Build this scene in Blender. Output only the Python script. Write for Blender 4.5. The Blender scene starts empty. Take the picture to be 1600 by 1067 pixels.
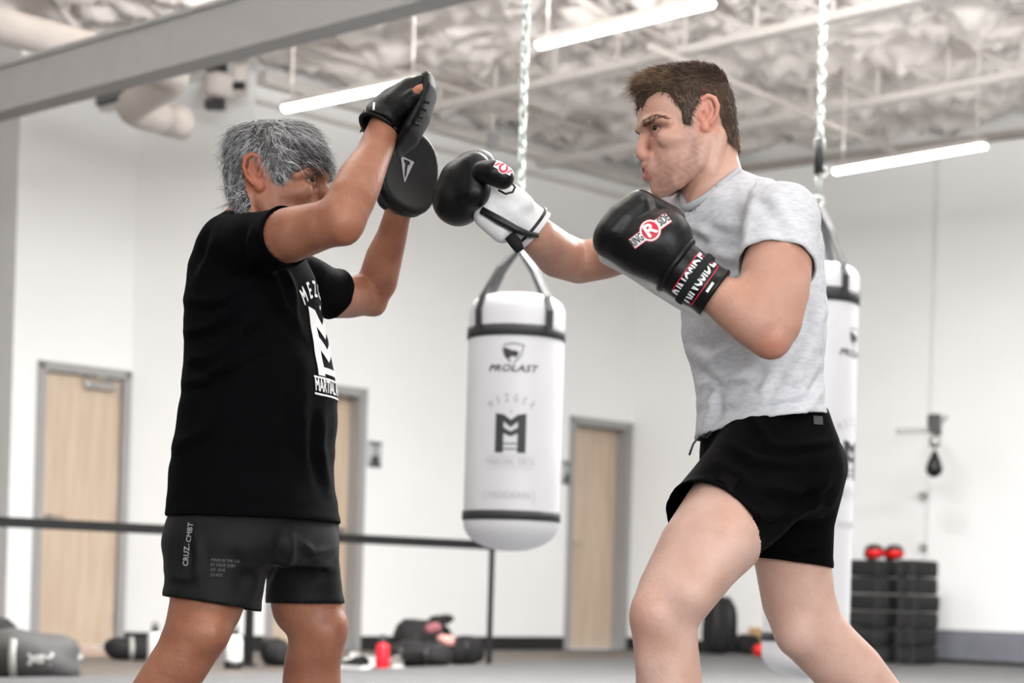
import bpy, bmesh, math, random
import numpy as np
from mathutils import Vector, Matrix
from mathutils.bvhtree import BVHTree

random.seed(7); RNG = np.random.default_rng(11)
SC = bpy.context.scene
COL = SC.collection

# ------------------------------------------------------------------ camera, world, light, exposure
FPX = 2950.0            # focal length in pixels of a 1600 px wide frame
HCAM = 0.53             # camera height above the gym floor
V0 = 390.2              # horizon offset below the frame centre (vertical shift lens)
ROLL = 0.029
cr, sr = math.cos(ROLL), math.sin(ROLL)
cam_d = bpy.data.cameras.new('camera'); cam = bpy.data.objects.new('camera', cam_d); COL.objects.link(cam)
SC.camera = cam
cam_d.sensor_width = 36.0; cam_d.lens = FPX / 1600.0 * 36.0
cam_d.shift_y = V0 / 1600.0
cam.matrix_world = Matrix.Translation((0, 0, HCAM)) @ Matrix.Rotation(math.pi / 2, 4, 'X') @ Matrix.Rotation(ROLL, 4, 'Z')
cam_d.clip_end = 200
cam_d.dof.use_dof = True; cam_d.dof.focus_distance = 3.62; cam_d.dof.aperture_fstop = 3.9

SC.view_settings.view_transform = 'Standard'; SC.view_settings.look = 'None'
SC.view_settings.gamma = 1.0; SC.view_settings.use_curve_mapping = False
SC.view_settings.exposure = 0.06
SC.cycles.max_bounces = 8; SC.cycles.diffuse_bounces = 5; SC.cycles.use_denoising = True
SC.cycles.sample_clamp_indirect = 6.0
W_ = bpy.data.worlds.new('world'); SC.world = W_; W_.use_nodes = True
W_.node_tree.nodes['Background'].inputs[0].default_value = (0.8, 0.9, 1.0, 1)
W_.node_tree.nodes['Background'].inputs[1].default_value = 0.6

def area(name, loc, target, sx, sy, watts, color=(1, 1, 1)):
    d = bpy.data.lights.new(name, 'AREA'); d.shape = 'RECTANGLE'; d.size = sx; d.size_y = sy
    d.energy = watts; d.color = color
    o = bpy.data.objects.new(name, d); COL.objects.link(o); o.location = loc
    o.rotation_euler = (Vector(target) - Vector(loc)).to_track_quat('-Z', 'Y').to_euler()
    return o
TUBE_STRENGTH = 26.0
FILL_W = 225.0
# area lights added as frontal fill at assumed, unseen windows behind the camera
for wx, wf in ((-2.2, .65), (1.0, .9), (4.2, 1.25), (7.4, 1.35)):
    area('window_fill', (wx, -6.80, 2.05), (wx, 5.0, 1.75), 2.6, 2.8, FILL_W * wf, (0.97, 0.985, 1.0))
# unseen lamps added to light walls and men (their housings are built further down)
D1 = np.array([.6934, .7205]); D2 = np.array([-.7205, .6934])
ADDED_LAMPS = [(-1.5, 5.2, 10), (1.6, 2.4, 6), (3.9, 4.8, 10), (.9, 6.9, 40), (5.6, 8.4, 30), (-4.6, 8.2, 20), (-2.2, 1.0, 6),
             (-1.2, 10.3, 75), (1.0, 8.9, 430), (3.1, 9.3, 225), (5.2, 11.2, 30)]
def added_lamp_light(lx, ly, w, zl=3.77, wu=30.0):
    if w:
        o = area('added_lamp_light', (lx, ly, zl), (lx, ly, 0), 1.3, 0.12, w, (0.975, 0.99, 1.0)); o.rotation_euler = (0, 0, math.atan2(D2[1], D2[0]))
    # uplight added above each lamp to brighten the roof
    o = area('added_uplight', (lx, ly, zl + .14), (lx, ly, 9), 1.3, 0.12, wu, (1.0, 0.985, 0.965)); o.rotation_euler = (math.pi, 0, math.atan2(D2[1], D2[0]))
for lx, ly, lw in ADDED_LAMPS: added_lamp_light(lx, ly, lw, wu=50.0 if abs(lx) > 3.5 else (60.0 if ly < 7.5 else 400.0))

def W(px, py, z):
    u = px - 800.0; v = py - 533.5 - V0
    r = cr * u + sr * v; d = -sr * u + cr * v
    return Vector((r * z / FPX, z, HCAM - d * z / FPX))
def WA(px, py, z): return np.array(W(px, py, z))
def PX(P):
    P = np.asarray(P, float).reshape(-1, 3)
    r = P[:, 0] / P[:, 1] * FPX; d = (HCAM - P[:, 2]) / P[:, 1] * FPX
    return np.stack([cr * r - sr * d + 800.0, sr * r + cr * d + 533.5 + V0], 1)

# ------------------------------------------------------------------ materials
def lin(c):
    return tuple((x / 255 / 12.92) if x / 255 <= .04045 else ((x / 255 + .055) / 1.055) ** 2.4 for x in c)
def mat(name, rgb, rough=.6, metal=0., var=.06, vscale=8., bump=0., bscale=60., spec=.5, rgb2=None, stretch=None, emit=None, sheen=0., coat=0.):
    m = bpy.data.materials.new(name); m.use_nodes = True
    nt = m.node_tree; b = nt.nodes['Principled BSDF']
    b.inputs['Roughness'].default_value = rough; b.inputs['Metallic'].default_value = metal
    b.inputs['Specular IOR Level'].default_value = spec
    if sheen: b.inputs['Sheen Weight'].default_value = sheen
    if coat: b.inputs['Coat Weight'].default_value = coat; b.inputs['Coat Roughness'].default_value = .3
    c = lin(rgb)
    c1 = lin(rgb2) if rgb2 else tuple(x * (1 - var * 2) for x in c)
    tc = nt.nodes.new('ShaderNodeTexCoord'); mp = nt.nodes.new('ShaderNodeMapping')
    nt.links.new(tc.outputs['Object'], mp.inputs['Vector'])
    if stretch: mp.inputs['Scale'].default_value = stretch
    n = nt.nodes.new('ShaderNodeTexNoise'); n.inputs['Scale'].default_value = vscale; n.inputs['Detail'].default_value = 5
    nt.links.new(mp.outputs[0], n.inputs['Vector'])
    rp = nt.nodes.new('ShaderNodeValToRGB')
    rp.color_ramp.elements[0].position = .36; rp.color_ramp.elements[1].position = .62
    rp.color_ramp.elements[0].color = (*c1, 1); rp.color_ramp.elements[1].color = (*c, 1)
    nt.links.new(n.outputs['Fac'], rp.inputs['Fac'])
    nt.links.new(rp.outputs['Color'], b.inputs['Base Color'])
    if bump:
        n2 = nt.nodes.new('ShaderNodeTexNoise'); n2.inputs['Scale'].default_value = bscale; n2.inputs['Detail'].default_value = 4
        nt.links.new(mp.outputs[0], n2.inputs['Vector'])
        bp = nt.nodes.new('ShaderNodeBump'); bp.inputs['Strength'].default_value = bump; bp.inputs['Distance'].default_value = .01
        nt.links.new(n2.outputs['Fac'], bp.inputs['Height']); nt.links.new(bp.outputs['Normal'], b.inputs['Normal'])
    if emit:
        b.inputs['Emission Color'].default_value = (*emit[0], 1); b.inputs['Emission Strength'].default_value = emit[1]
    return m
def skin_mat(name, rgb, rgb2):
    m = mat(name, rgb, rough=.46, rgb2=rgb2, vscale=16., bump=.12, bscale=140., spec=.42)
    nt = m.node_tree; b = nt.nodes['Principled BSDF']
    src = b.inputs['Base Color'].links[0].from_socket
    at = nt.nodes.new('ShaderNodeAttribute'); at.attribute_name = 'tint'
    mx = nt.nodes.new('ShaderNodeMix'); mx.data_type = 'RGBA'; mx.blend_type = 'MULTIPLY'; mx.inputs[0].default_value = 1.0
    nt.links.new(src, mx.inputs[6]); nt.links.new(at.outputs['Color'], mx.inputs[7])
    nt.links.new(mx.outputs[2], b.inputs['Base Color'])
    b.inputs['Subsurface Weight'].default_value = .12
    b.inputs['Subsurface Radius'].default_value = (.02, .008, .005); b.inputs['Subsurface Scale'].default_value = .4
    return m
M = {}
M['wall'] = mat('wall_paint', (238, 238, 237), .85, var=.012, vscale=1.2, bump=.05, bscale=90)
M['wall_left'] = M['wall']
M['concrete'] = mat('concrete_floor', (98, 90, 83), .6, var=.12, vscale=3)
M['mat'] = mat('grey_mat', (88, 88, 89), .7, var=.03, vscale=3, bump=.1, bscale=300)
M['black_base'] = mat('black_baseboard', (18, 18, 19), .55)
M['grey_base'] = mat('grey_base_band', (110, 112, 119), .6)
M['insul'] = mat('painted_insulation', (240, 234, 229), .95, var=.04, vscale=9, bump=.25, bscale=30)
M['steel'] = mat('painted_steel', (208, 203, 198), .7, var=.03)
M['beam'] = mat('painted_beam', (160, 159, 157), .65, var=.02)
M['duct'] = mat('white_duct', (203, 196, 190), .75, var=.03)
M['dark'] = mat('dark_metal', (40, 38, 36), .5)
M['black'] = mat('black_plastic', (20, 20, 21), .45)
M['blackcloth'] = mat('black_cloth', (13, 13, 14), .85, var=.15, vscale=14, bump=.2, bscale=80)
M['wood'] = mat('birch_door', (196, 177, 157), .5, rgb2=(183, 163, 141), vscale=3.5, stretch=(6, 6, .5))
M['frame'] = mat('door_frame_grey', (150, 149, 148), .5, var=.02)
M['steelshine'] = mat('brushed_steel', (175, 173, 170), .35, metal=.8)
M['zinc'] = mat('zinc_chain', (205, 214, 208), .28, metal=.75)
M['tube'] = mat('lamp_diffuser', (250, 250, 250), .5, emit=((1, .985, .95), TUBE_STRENGTH))
M['bagwhite'] = mat('white_bag_vinyl', (213, 213, 216), .42, var=.01, bump=.03, bscale=40)
M['bagblack'] = mat('black_bag_webbing', (42, 42, 44), .6)
M['print_dark'] = mat('dark_print', (52, 52, 54), .6)
M['print_mid'] = mat('faded_print', (150, 150, 152), .6)
M['print_pale'] = mat('pale_print', (196, 196, 198), .6)
M['white'] = mat('white_plain', (236, 236, 236), .6, var=.01)
M['skinF'] = skin_mat('fair_skin', (203, 163, 146), (192, 149, 130))
M['skinT'] = skin_mat('tanned_skin', (160, 109, 85), (141, 90, 68))
M['hairF'] = mat('brown_hair', (92, 69, 53), .5, rgb2=(66, 48, 38), vscale=60)
M['hairFtip'] = mat('pale_brown_hair', (168, 138, 104), .5, rgb2=(128, 100, 74), vscale=60)  # paler brown, for strands mostly at the front top
M['hairT1'] = mat('grey_hair', (138, 138, 139), .45, rgb2=(108, 108, 109), vscale=60)
M['hairT2'] = mat('silver_hair', (222, 222, 223), .4, rgb2=(190, 190, 191), vscale=60)
M['hairT3'] = mat('charcoal_hair', (70, 66, 65), .5, rgb2=(50, 47, 46), vscale=60)
M['tee_black'] = mat('black_cotton', (5, 5, 7), .9, var=.1, vscale=30, bump=.15, bscale=400, spec=.06)
M['tee_grey'] = mat('heather_grey_cotton', (210, 211, 215), .92, rgb2=(196, 197, 202), vscale=60, stretch=(1, 1, 3), bump=.15, bscale=300, spec=.2)
M['tee_rib'] = mat('heather_grey_rib', (176, 177, 182), .92, var=.06, vscale=40)
M['short_char'] = mat('charcoal_shell', (20, 20, 22), .6, var=.06, vscale=6, bump=.06, bscale=200, spec=.15)
M['short_black'] = mat('black_jersey', (5, 4, 5), .85, var=.1, vscale=20, bump=.1, bscale=300, spec=.06)
M['leather'] = mat('black_leather', (7, 7, 8), .40, var=.1, vscale=18, bump=.06, bscale=90, spec=.32)
M['leather_mitt'] = mat('black_mitt_leather', (8, 8, 9), .5, var=.1, vscale=30, bump=.06, bscale=220, spec=.28)
M['leather_white'] = mat('white_leather', (226, 226, 226), .45, var=.03, vscale=20, bump=.1, bscale=60)
M['red'] = mat('logo_red', (205, 28, 62), .5, var=.02)
M['bottle_red'] = mat('red_bottle', (214, 28, 46), .35, var=.03)
M['red_glove'] = mat('red_vinyl', (214, 22, 24), .4, var=.03)
M['patch'] = mat('woven_patch', (15, 13, 14), .85, spec=.06)
M['text_grey'] = mat('reflective_grey_print', (150, 150, 154), .5)
M['text_dim'] = mat('dim_grey_print', (98, 98, 101), .6)
M['eye'] = mat('eyeball_white', (138, 122, 112), .25, var=.02)
M['iris'] = mat('dark_iris', (28, 20, 16), .2)
M['greybag'] = mat('grey_duffel', (70, 69, 69), .75, var=.08, vscale=10, bump=.15, bscale=60)
M['strap'] = mat('pale_strap', (176, 175, 170), .7)
M['beige'] = mat('beige_canvas', (170, 150, 136), .8)
M['tan'] = mat('tan_cardboard', (186, 148, 104), .8)
M['pink'] = mat('pink_cloth', (214, 158, 146), .8)
M['mauve'] = mat('mauve_cloth', (140, 84, 90), .8)
M['rail'] = mat('black_rail_paint', (7, 7, 8), .6, spec=.25)
M['rubber'] = mat('black_rubber', (30, 30, 30), .6)

# ------------------------------------------------------------------ object helpers
OFF = {}
def tag(o, label=None, cat=None, group=None, kind=None):
    if label: o['label'] = label
    if cat: o['category'] = cat
    if group: o['group'] = group
    if kind: o['kind'] = kind
    return o
def thing(name, loc, label, cat, group=None, kind=None):
    o = bpy.data.objects.new(name, None); COL.objects.link(o); o.location = Vector(loc); o.empty_display_size = .05
    OFF[o] = np.array(Vector(loc)); return tag(o, label, cat, group, kind)
def make(name, verts, faces, m, parent=None, loc=None, smooth=True, mats=None, midx=None, tint=None):
    V = np.asarray(verts, float).reshape(-1, 3)
    if parent is not None: off = OFF[parent]
    else: off = np.array(loc if loc is not None else (0, 0, 0), float)
    me = bpy.data.meshes.new(name); me.from_pydata((V - off).tolist(), [], [list(map(int, f)) for f in faces] if not isinstance(faces, np.ndarray) else faces.tolist())
    for mm in (mats or [m]): me.materials.append(mm)
    if midx is not None: me.polygons.foreach_set('material_index', np.asarray(midx, np.int32))
    if smooth: me.polygons.foreach_set('use_smooth', np.ones(len(me.polygons), bool))
    if tint is not None:
        a = me.color_attributes.new('tint', 'FLOAT_COLOR', 'POINT')
        a.data.foreach_set('color', np.concatenate([tint, np.ones((len(V), 1))], 1).astype(np.float32).ravel())
    me.update()
    o = bpy.data.objects.new(name, me); COL.objects.link(o)
    if parent is not None: o.parent = parent
    else: o.location = off
    OFF[o] = off
    return o
def frame_of(d):
    d = np.asarray(d, float); d = d / np.linalg.norm(d)
    a = np.array([0, 0, 1.]) if abs(d[2]) < .9 else np.array([1., 0, 0])
    x = np.cross(a, d); x /= np.linalg.norm(x); return x, np.cross(d, x), d
class MB:
    def __init__(s): s.v = []; s.f = []
    def add(s, v, f):
        n = len(s.v); s.v += [tuple(map(float, p)) for p in v]; s.f += [[i + n for i in q] for q in f]; return s
    def box(s, c, size, ax=None, bev=0.):
        c = np.asarray(c, float); ax = np.eye(3) if ax is None else np.asarray(ax, float); h = np.asarray(size, float) / 2
        if bev:
            bm = bmesh.new(); bmesh.ops.create_cube(bm, size=1)
            for v in bm.verts: v.co = Vector([v.co[i] * 2 * h[i] for i in range(3)])
            bmesh.ops.bevel(bm, geom=bm.edges[:], offset=bev, segments=2, affect='EDGES', profile=.5)
            bm.verts.index_update()
            vs = [c + v.co.x * ax[0] + v.co.y * ax[1] + v.co.z * ax[2] for v in bm.verts]; fs = [[v.index for v in f.verts] for f in bm.faces]
            bm.free(); return s.add(vs, fs)
        vs = [c + sx * h[0] * ax[0] + sy * h[1] * ax[1] + sz * h[2] * ax[2] for sx in (-1, 1) for sy in (-1, 1) for sz in (-1, 1)]
        return s.add(vs, [[0, 1, 3, 2], [4, 6, 7, 5], [0, 4, 5, 1], [2, 3, 7, 6], [0, 2, 6, 4], [1, 5, 7, 3]])
    def tube(s, pts, r, n=10, close=True):
        P = [np.asarray(p, float) for p in pts]; R = r if hasattr(r, '__len__') else [r] * len(P)
        vs = []; fs = []; x = None
        for i, p in enumerate(P):
            d = P[min(i + 1, len(P) - 1)] - P[max(i - 1, 0)]
            d = d / (np.linalg.norm(d) + 1e-12)
            if x is None: x, y, _ = frame_of(d)
            else:
                x = x - d * x.dot(d); x /= np.linalg.norm(x); y = np.cross(d, x)
            for k in range(n):
                a = 2 * math.pi * k / n; vs.append(p + R[i] * (math.cos(a) * x + math.sin(a) * y))
        for i in range(len(P) - 1):
            for k in range(n):
                fs.append([i * n + k, i * n + (k + 1) % n, (i + 1) * n + (k + 1) % n, (i + 1) * n + k])
        if close:
            fs.append(list(range(n))[::-1]); fs.append([(len(P) - 1) * n + k for k in range(n)])
        return s.add(vs, fs)
    def lathe(s, prof, c, ax=(0, 0, 1), n=24, sq=1.):
        x, y, d = frame_of(ax); c = np.asarray(c, float); vs = []; fs = []
        for r, h in prof:
            for k in range(n):
                a = 2 * math.pi * k / n; vs.append(c + d * h + r * (math.cos(a) * x + sq * math.sin(a) * y))
        for i in range(len(prof) - 1):
            for k in range(n): fs.append([i * n + k, i * n + (k + 1) % n, (i + 1) * n + (k + 1) % n, (i + 1) * n + k])
        fs.append(list(range(n))[::-1]); fs.append([(len(prof) - 1) * n + k for k in range(n)])
        return s.add(vs, fs)
    def blob(s, c, r, ax=None, n=14, seed=0, rough=0.):
        c = np.asarray(c, float); ax = np.eye(3) if ax is None else np.asarray(ax, float); r = np.asarray(r, float)
        vs = []; fs = []; m = n // 2; rg = np.random.default_rng(seed); ph = rg.uniform(0, 6, 6)
        for i in range(m + 1):
            t = math.pi * i / m
            for k in range(n):
                a = 2 * math.pi * k / n; p = np.array([math.sin(t) * math.cos(a), math.sin(t) * math.sin(a), math.cos(t)])
                q = 1 + rough * (math.sin(3 * p[0] + ph[0] + 2 * p[2]) + math.sin(4 * p[1] + ph[1]) + .6 * math.sin(7 * p[0] + 5 * p[2] + ph[2])) / 2
                q *= (abs(p[0]) ** 3 + abs(p[1]) ** 3 + abs(p[2]) ** 3) ** (-1 / 3.) if rough else 1
                p = p * r * q; vs.append(c + p[0] * ax[0] + p[1] * ax[1] + p[2] * ax[2])
        for i in range(m):
            for k in range(n): fs.append([i * n + k, (i + 1) * n + k, (i + 1) * n + (k + 1) % n, i * n + (k + 1) % n])
        return s.add(vs, fs)
    def build(s, name, m, parent=None, loc=None, smooth=False, **kw):
        return make(name, s.v, s.f, m, parent, loc, smooth, **kw)
def shade_auto(o, ang=40):
    me = o.data
    me.polygons.foreach_set('use_smooth', np.ones(len(me.polygons), bool))
    bm = bmesh.new(); bm.from_mesh(me)
    for e in bm.edges:
        e.smooth = not (len(e.link_faces) == 2 and e.calc_face_angle(0) > math.radians(ang))
    bm.to_mesh(me); bm.free()
    return o

# ------------------------------------------------------------------ implicit surfaces (smooth unions, then surface nets)
class Field:
    def __init__(s, lo, hi, h):
        s.lo = np.asarray(lo, float); s.h = float(h)
        s.n = np.ceil((np.asarray(hi, float) - s.lo) / h).astype(int) + 1
        s.D = np.full(s.n, 1.0, np.float32)
        s.ax = [(s.lo[i] + h * np.arange(s.n[i])).astype(np.float32) for i in range(3)]
    def sub(s, lo, hi):
        a = np.clip(np.floor((lo - s.lo) / s.h).astype(int), 0, s.n - 1); b = np.clip(np.ceil((hi - s.lo) / s.h).astype(int) + 1, 1, s.n)
        b = np.maximum(b, a + 1)
        sl = tuple(slice(a[i], b[i]) for i in range(3))
        return sl, s.ax[0][sl[0]][:, None, None], s.ax[1][sl[1]][None, :, None], s.ax[2][sl[2]][None, None, :]
    def comb(s, sl, d, k, op):
        D = s.D[sl]; d = d.astype(np.float32)
        if op == 'u':
            if k > 0:
                hh = np.clip(.5 + .5 * (D - d) / k, 0, 1); s.D[sl] = D + (d - D) * hh - k * hh * (1 - hh)
            else: s.D[sl] = np.minimum(D, d)
        else:
            if k > 0:
                hh = np.clip(.5 - .5 * (D + d) / k, 0, 1); s.D[sl] = D + (-d - D) * hh + k * hh * (1 - hh)
            else: s.D[sl] = np.maximum(D, -d)
    def tube(s, pts, rad, k=.02, q=1., op='u', clip=None):
        """tapered tube along points; q scales the depth (Y) half-width; clip = list of (point, normal) half spaces kept behind"""
        P = np.array([list(p) for p in pts], float); R = np.asarray(rad, float)
        if len(P) == 1: P = np.vstack([P, P + 1e-4]); R = np.array([R[0], R[0]])
        mr = R.max() * max(1, q) + k + 4 * s.h
        sl, X, Y, Z = s.sub(P.min(0) - mr, P.max(0) + mr)
        d = None
        for i in range(len(P) - 1):
            a, b = P[i], P[i + 1]; ab = b - a; L = ab.dot(ab) + 1e-12
            x, y, z = X - a[0], Y - a[1], Z - a[2]
            t = np.clip((x * ab[0] + y * ab[1] + z * ab[2]) / L, 0, 1)
            dd = np.sqrt((x - t * ab[0]) ** 2 + ((y - t * ab[1]) / q) ** 2 + (z - t * ab[2]) ** 2) - (R[i] + (R[i + 1] - R[i]) * t)
            d = dd if d is None else np.minimum(d, dd)
        d = d * min(1., q)
        for (p, n) in (clip or []):
            n = np.asarray(n, float); n = n / np.linalg.norm(n); p = np.asarray(p, float)
            d = np.maximum(d, (X - p[0]) * n[0] + (Y - p[1]) * n[1] + (Z - p[2]) * n[2])
        s.comb(sl, d, k, op); return s
    def ell(s, c, r, ax=None, k=.02, op='u'):
        c = np.asarray(c, float); r = np.asarray(r, float); mr = r.max() + k + 4 * s.h
        ax = np.eye(3) if ax is None else np.asarray(ax, float)
        sl, X, Y, Z = s.sub(c - mr, c + mr); x, y, z = X - c[0], Y - c[1], Z - c[2]
        q = [(x * a[0] + y * a[1] + z * a[2]) for a in ax]
        k0 = np.sqrt(sum((q[i] / r[i]) ** 2 for i in range(3))); k1 = np.sqrt(sum((q[i] / r[i] ** 2) ** 2 for i in range(3)))
        s.comb(sl, k0 * (k0 - 1) / (k1 + 1e-9), k, op); return s
    def loft(s, rows, yaw=0., n=2.3, k=.02, taper=0., op='u'):
        """rows: (Z, cx, cy, half_forward, half_lateral); yaw turns the forward axis (X) about Z"""
        R = np.array(sorted(rows), float); zz = R[:, 0]
        m = R[:, 3:5].max() + k + 4 * s.h
        lo = np.array([(R[:, 1]).min() - m, R[:, 2].min() - m, zz[0] - k - 4 * s.h]); hi = np.array([R[:, 1].max() + m, R[:, 2].max() + m, zz[-1] + k + 4 * s.h])
        sl, X, Y, Z = s.sub(lo, hi); zf = Z.ravel(); f = [smooth_interp(zf, zz, R[:, i])[None, None, :] for i in range(1, 5)]
        x = X - f[0]; y = Y - f[1]; c, si = math.cos(yaw), math.sin(yaw)
        u = (x * c + y * si) / f[2]; v = (-x * si + y * c) / f[3]
        if taper: v = v / (1 + taper * np.clip(u, -1, 1))
        d = ((np.abs(u) ** n + np.abs(v) ** n) ** (1. / n) - 1) * np.minimum(f[2], f[3])
        d = np.maximum(d, np.maximum(Z - zz[-1], zz[0] - Z))
        s.comb(sl, d, k, op); return s
    def cut(s, p, n, lo=None, hi=None):
        n = np.asarray(n, float); n /= np.linalg.norm(n)
        sl, X, Y, Z = s.sub(np.asarray(lo if lo is not None else s.lo), np.asarray(hi if hi is not None else s.lo + s.h * s.n))
        d = (X - p[0]) * n[0] + (Y - p[1]) * n[1] + (Z - p[2]) * n[2]
        s.D[sl] = np.maximum(s.D[sl], d); return s
    def mesh(s, smooth=1):
        V, F = surface_nets(s.D, s.lo, s.h)
        return (lap(V, F, smooth) if smooth else V), F
def smooth_interp(x, xs, ys):
    # monotone-ish cubic (Catmull-Rom with finite-difference tangents)
    xs = np.asarray(xs, float); ys = np.asarray(ys, float); x = np.clip(x, xs[0], xs[-1])
    m = np.gradient(ys, xs) if len(xs) > 2 else np.full(len(xs), (ys[-1] - ys[0]) / (xs[-1] - xs[0]))
    i = np.clip(np.searchsorted(xs, x, side='right') - 1, 0, len(xs) - 2)
    h = xs[i + 1] - xs[i]; t = (x - xs[i]) / h
    return ((2 * t ** 3 - 3 * t ** 2 + 1) * ys[i] + (t ** 3 - 2 * t ** 2 + t) * h * m[i] + (-2 * t ** 3 + 3 * t ** 2) * ys[i + 1] + (t ** 3 - t ** 2) * h * m[i + 1]).astype(np.float32)
def surface_nets(D, lo, h):
    ins = D < 0; nx, ny, nz = D.shape
    cnt = np.zeros((nx - 1, ny - 1, nz - 1), np.int8)
    for i in (0, 1):
        for j in (0, 1):
            for k in (0, 1): cnt += ins[i:nx - 1 + i, j:ny - 1 + j, k:nz - 1 + k]
    cells = np.argwhere((cnt > 0) & (cnt < 8)); N = len(cells)
    idx = np.full(cnt.shape, -1, np.int32); idx[tuple(cells.T)] = np.arange(N)
    cs = [(i, j, k) for i in (0, 1) for j in (0, 1) for k in (0, 1)]
    val = np.stack([D[cells[:, 0] + c[0], cells[:, 1] + c[1], cells[:, 2] + c[2]] for c in cs], 1)
    acc = np.zeros((N, 3)); w = np.zeros(N)
    for a in range(8):
        for b in range(a + 1, 8):
            if sum(abs(cs[a][i] - cs[b][i]) for i in range(3)) != 1: continue
            va, vb = val[:, a], val[:, b]; mk = (va < 0) != (vb < 0)
            t = np.where(mk, va / np.where(mk, va - vb, 1), 0)
            p = np.array(cs[a])[None] + t[:, None] * (np.array(cs[b]) - np.array(cs[a]))[None]
            acc += p * mk[:, None]; w += mk
    V = lo + h * (cells + acc / w[:, None])
    F = []
    for ax in range(3):
        o = [i for i in range(3) if i != ax]
        sa = [slice(None)] * 3; sb = [slice(None)] * 3; sa[ax] = slice(0, -1); sb[ax] = slice(1, None)
        for i in o:
            sa[i] = slice(1, -1); sb[i] = slice(1, -1)
        A, B = ins[tuple(sa)], ins[tuple(sb)]
        for flip in (0, 1):
            e = np.argwhere((A & ~B) if not flip else (~A & B))
            if not len(e): continue
            e = e.copy(); e[:, o[0]] += 1; e[:, o[1]] += 1
            q = []
            for (da, db) in ((-1, -1), (0, -1), (0, 0), (-1, 0)):
                c = e.copy(); c[:, o[0]] += da; c[:, o[1]] += db; q.append(idx[tuple(c.T)])
            q = np.stack(q, 1)
            if (flip == 1) != (ax == 1): q = q[:, ::-1]
            F.append(q)
    F = np.concatenate(F); F = F[(F >= 0).all(1)]
    return V, F
def lap(V, F, it=1, lam=.5):
    e = np.concatenate([F[:, [0, 1]], F[:, [1, 2]], F[:, [2, 3]], F[:, [3, 0]]]); n = len(V)
    for _ in range(it):
        S = np.zeros((n, 3)); c = np.bincount(e[:, 0], minlength=n) + np.bincount(e[:, 1], minlength=n)
        for i in range(3): S[:, i] = np.bincount(e[:, 0], V[e[:, 1], i], n) + np.bincount(e[:, 1], V[e[:, 0], i], n)
        V = V + lam * (S / np.maximum(c, 1)[:, None] - V)
    return V
def vnormals(V, F):
    fn = np.cross(V[F[:, 2]] - V[F[:, 0]], V[F[:, 3]] - V[F[:, 1]]); n = np.zeros_like(V)
    for k in range(4):
        for i in range(3): n[:, i] += np.bincount(F[:, k], fn[:, i], len(V))
    return n / (np.linalg.norm(n, axis=1, keepdims=True) + 1e-12)
def drop(V, F, keep_face):
    F = F[keep_face]; used = np.unique(F); mp = np.full(len(V), -1); mp[used] = np.arange(len(used)); return V[used], mp[F]
def facen(V, F):
    fn = np.cross(V[F[:, 2]] - V[F[:, 0]], V[F[:, 3]] - V[F[:, 1]]); return fn / (np.linalg.norm(fn, axis=1, keepdims=True) + 1e-12)
def open_caps(V, F, caps, tol, flare=.0035):
    """delete the flat cap faces lying on clip planes (point, normal, radius) and straighten the hem left behind"""
    n = facen(V, F); c = V[F].mean(1); keep = np.ones(len(F), bool); C_ = []
    for p, nn, r in caps:
        nn = np.asarray(nn, float); nn = nn / np.linalg.norm(nn); p = np.asarray(p, float); C_.append((p, nn, r))
        keep &= ~((np.abs((c - p) @ nn) < tol) & ((n @ nn) > .62) & (np.linalg.norm(c - p, axis=1) < r))
    V, F = drop(V, F, keep)
    e = np.concatenate([F[:, [0, 1]], F[:, [1, 2]], F[:, [2, 3]], F[:, [3, 0]]]); es = np.sort(e, 1)
    u, cnt = np.unique(es, axis=0, return_counts=True); be = u[cnt == 1]
    for p, nn, r in C_:
        bv = np.unique(be); sel = np.zeros(len(V), bool); sel[bv] = True
        sel &= (np.abs((V - p) @ nn) < tol * 2.5) & (np.linalg.norm(V - p, axis=1) < r)
        for _ in range(6):
            S = np.zeros_like(V); k = np.zeros(len(V))
            for a, b in ((0, 1), (1, 0)):
                np.add.at(S, be[:, a], V[be[:, b]]); np.add.at(k, be[:, a], 1)
            m = sel & (k == 2); V[m] = .5 * V[m] + .5 * S[m] / k[m][:, None]
            V[sel] -= nn * (((V[sel] - p) @ nn) + .001)[:, None] * .7
    N = vnormals(V, F)
    for p, nn, r in C_:
        w = np.clip(1 - np.abs((V - p) @ nn) / .022, 0, 1) * (np.linalg.norm(V - p, axis=1) < r * 1.15); n2 = N - (N @ nn)[:, None] * nn; V = V + n2 * (w * flare)[:, None]
    return V, F
def sample(f, P):
    q = (P - f.lo) / f.h; q = np.clip(q, 0, np.array(f.n) - 1.001); i = np.floor(q).astype(int); t = q - i; o = np.zeros(len(P))
    for a in (0, 1):
        for b in (0, 1):
            for c in (0, 1):
                w = (t[:, 0] if a else 1 - t[:, 0]) * (t[:, 1] if b else 1 - t[:, 1]) * (t[:, 2] if c else 1 - t[:, 2])
                o += w * f.D[i[:, 0] + a, i[:, 1] + b, i[:, 2] + c]
    return o
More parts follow.
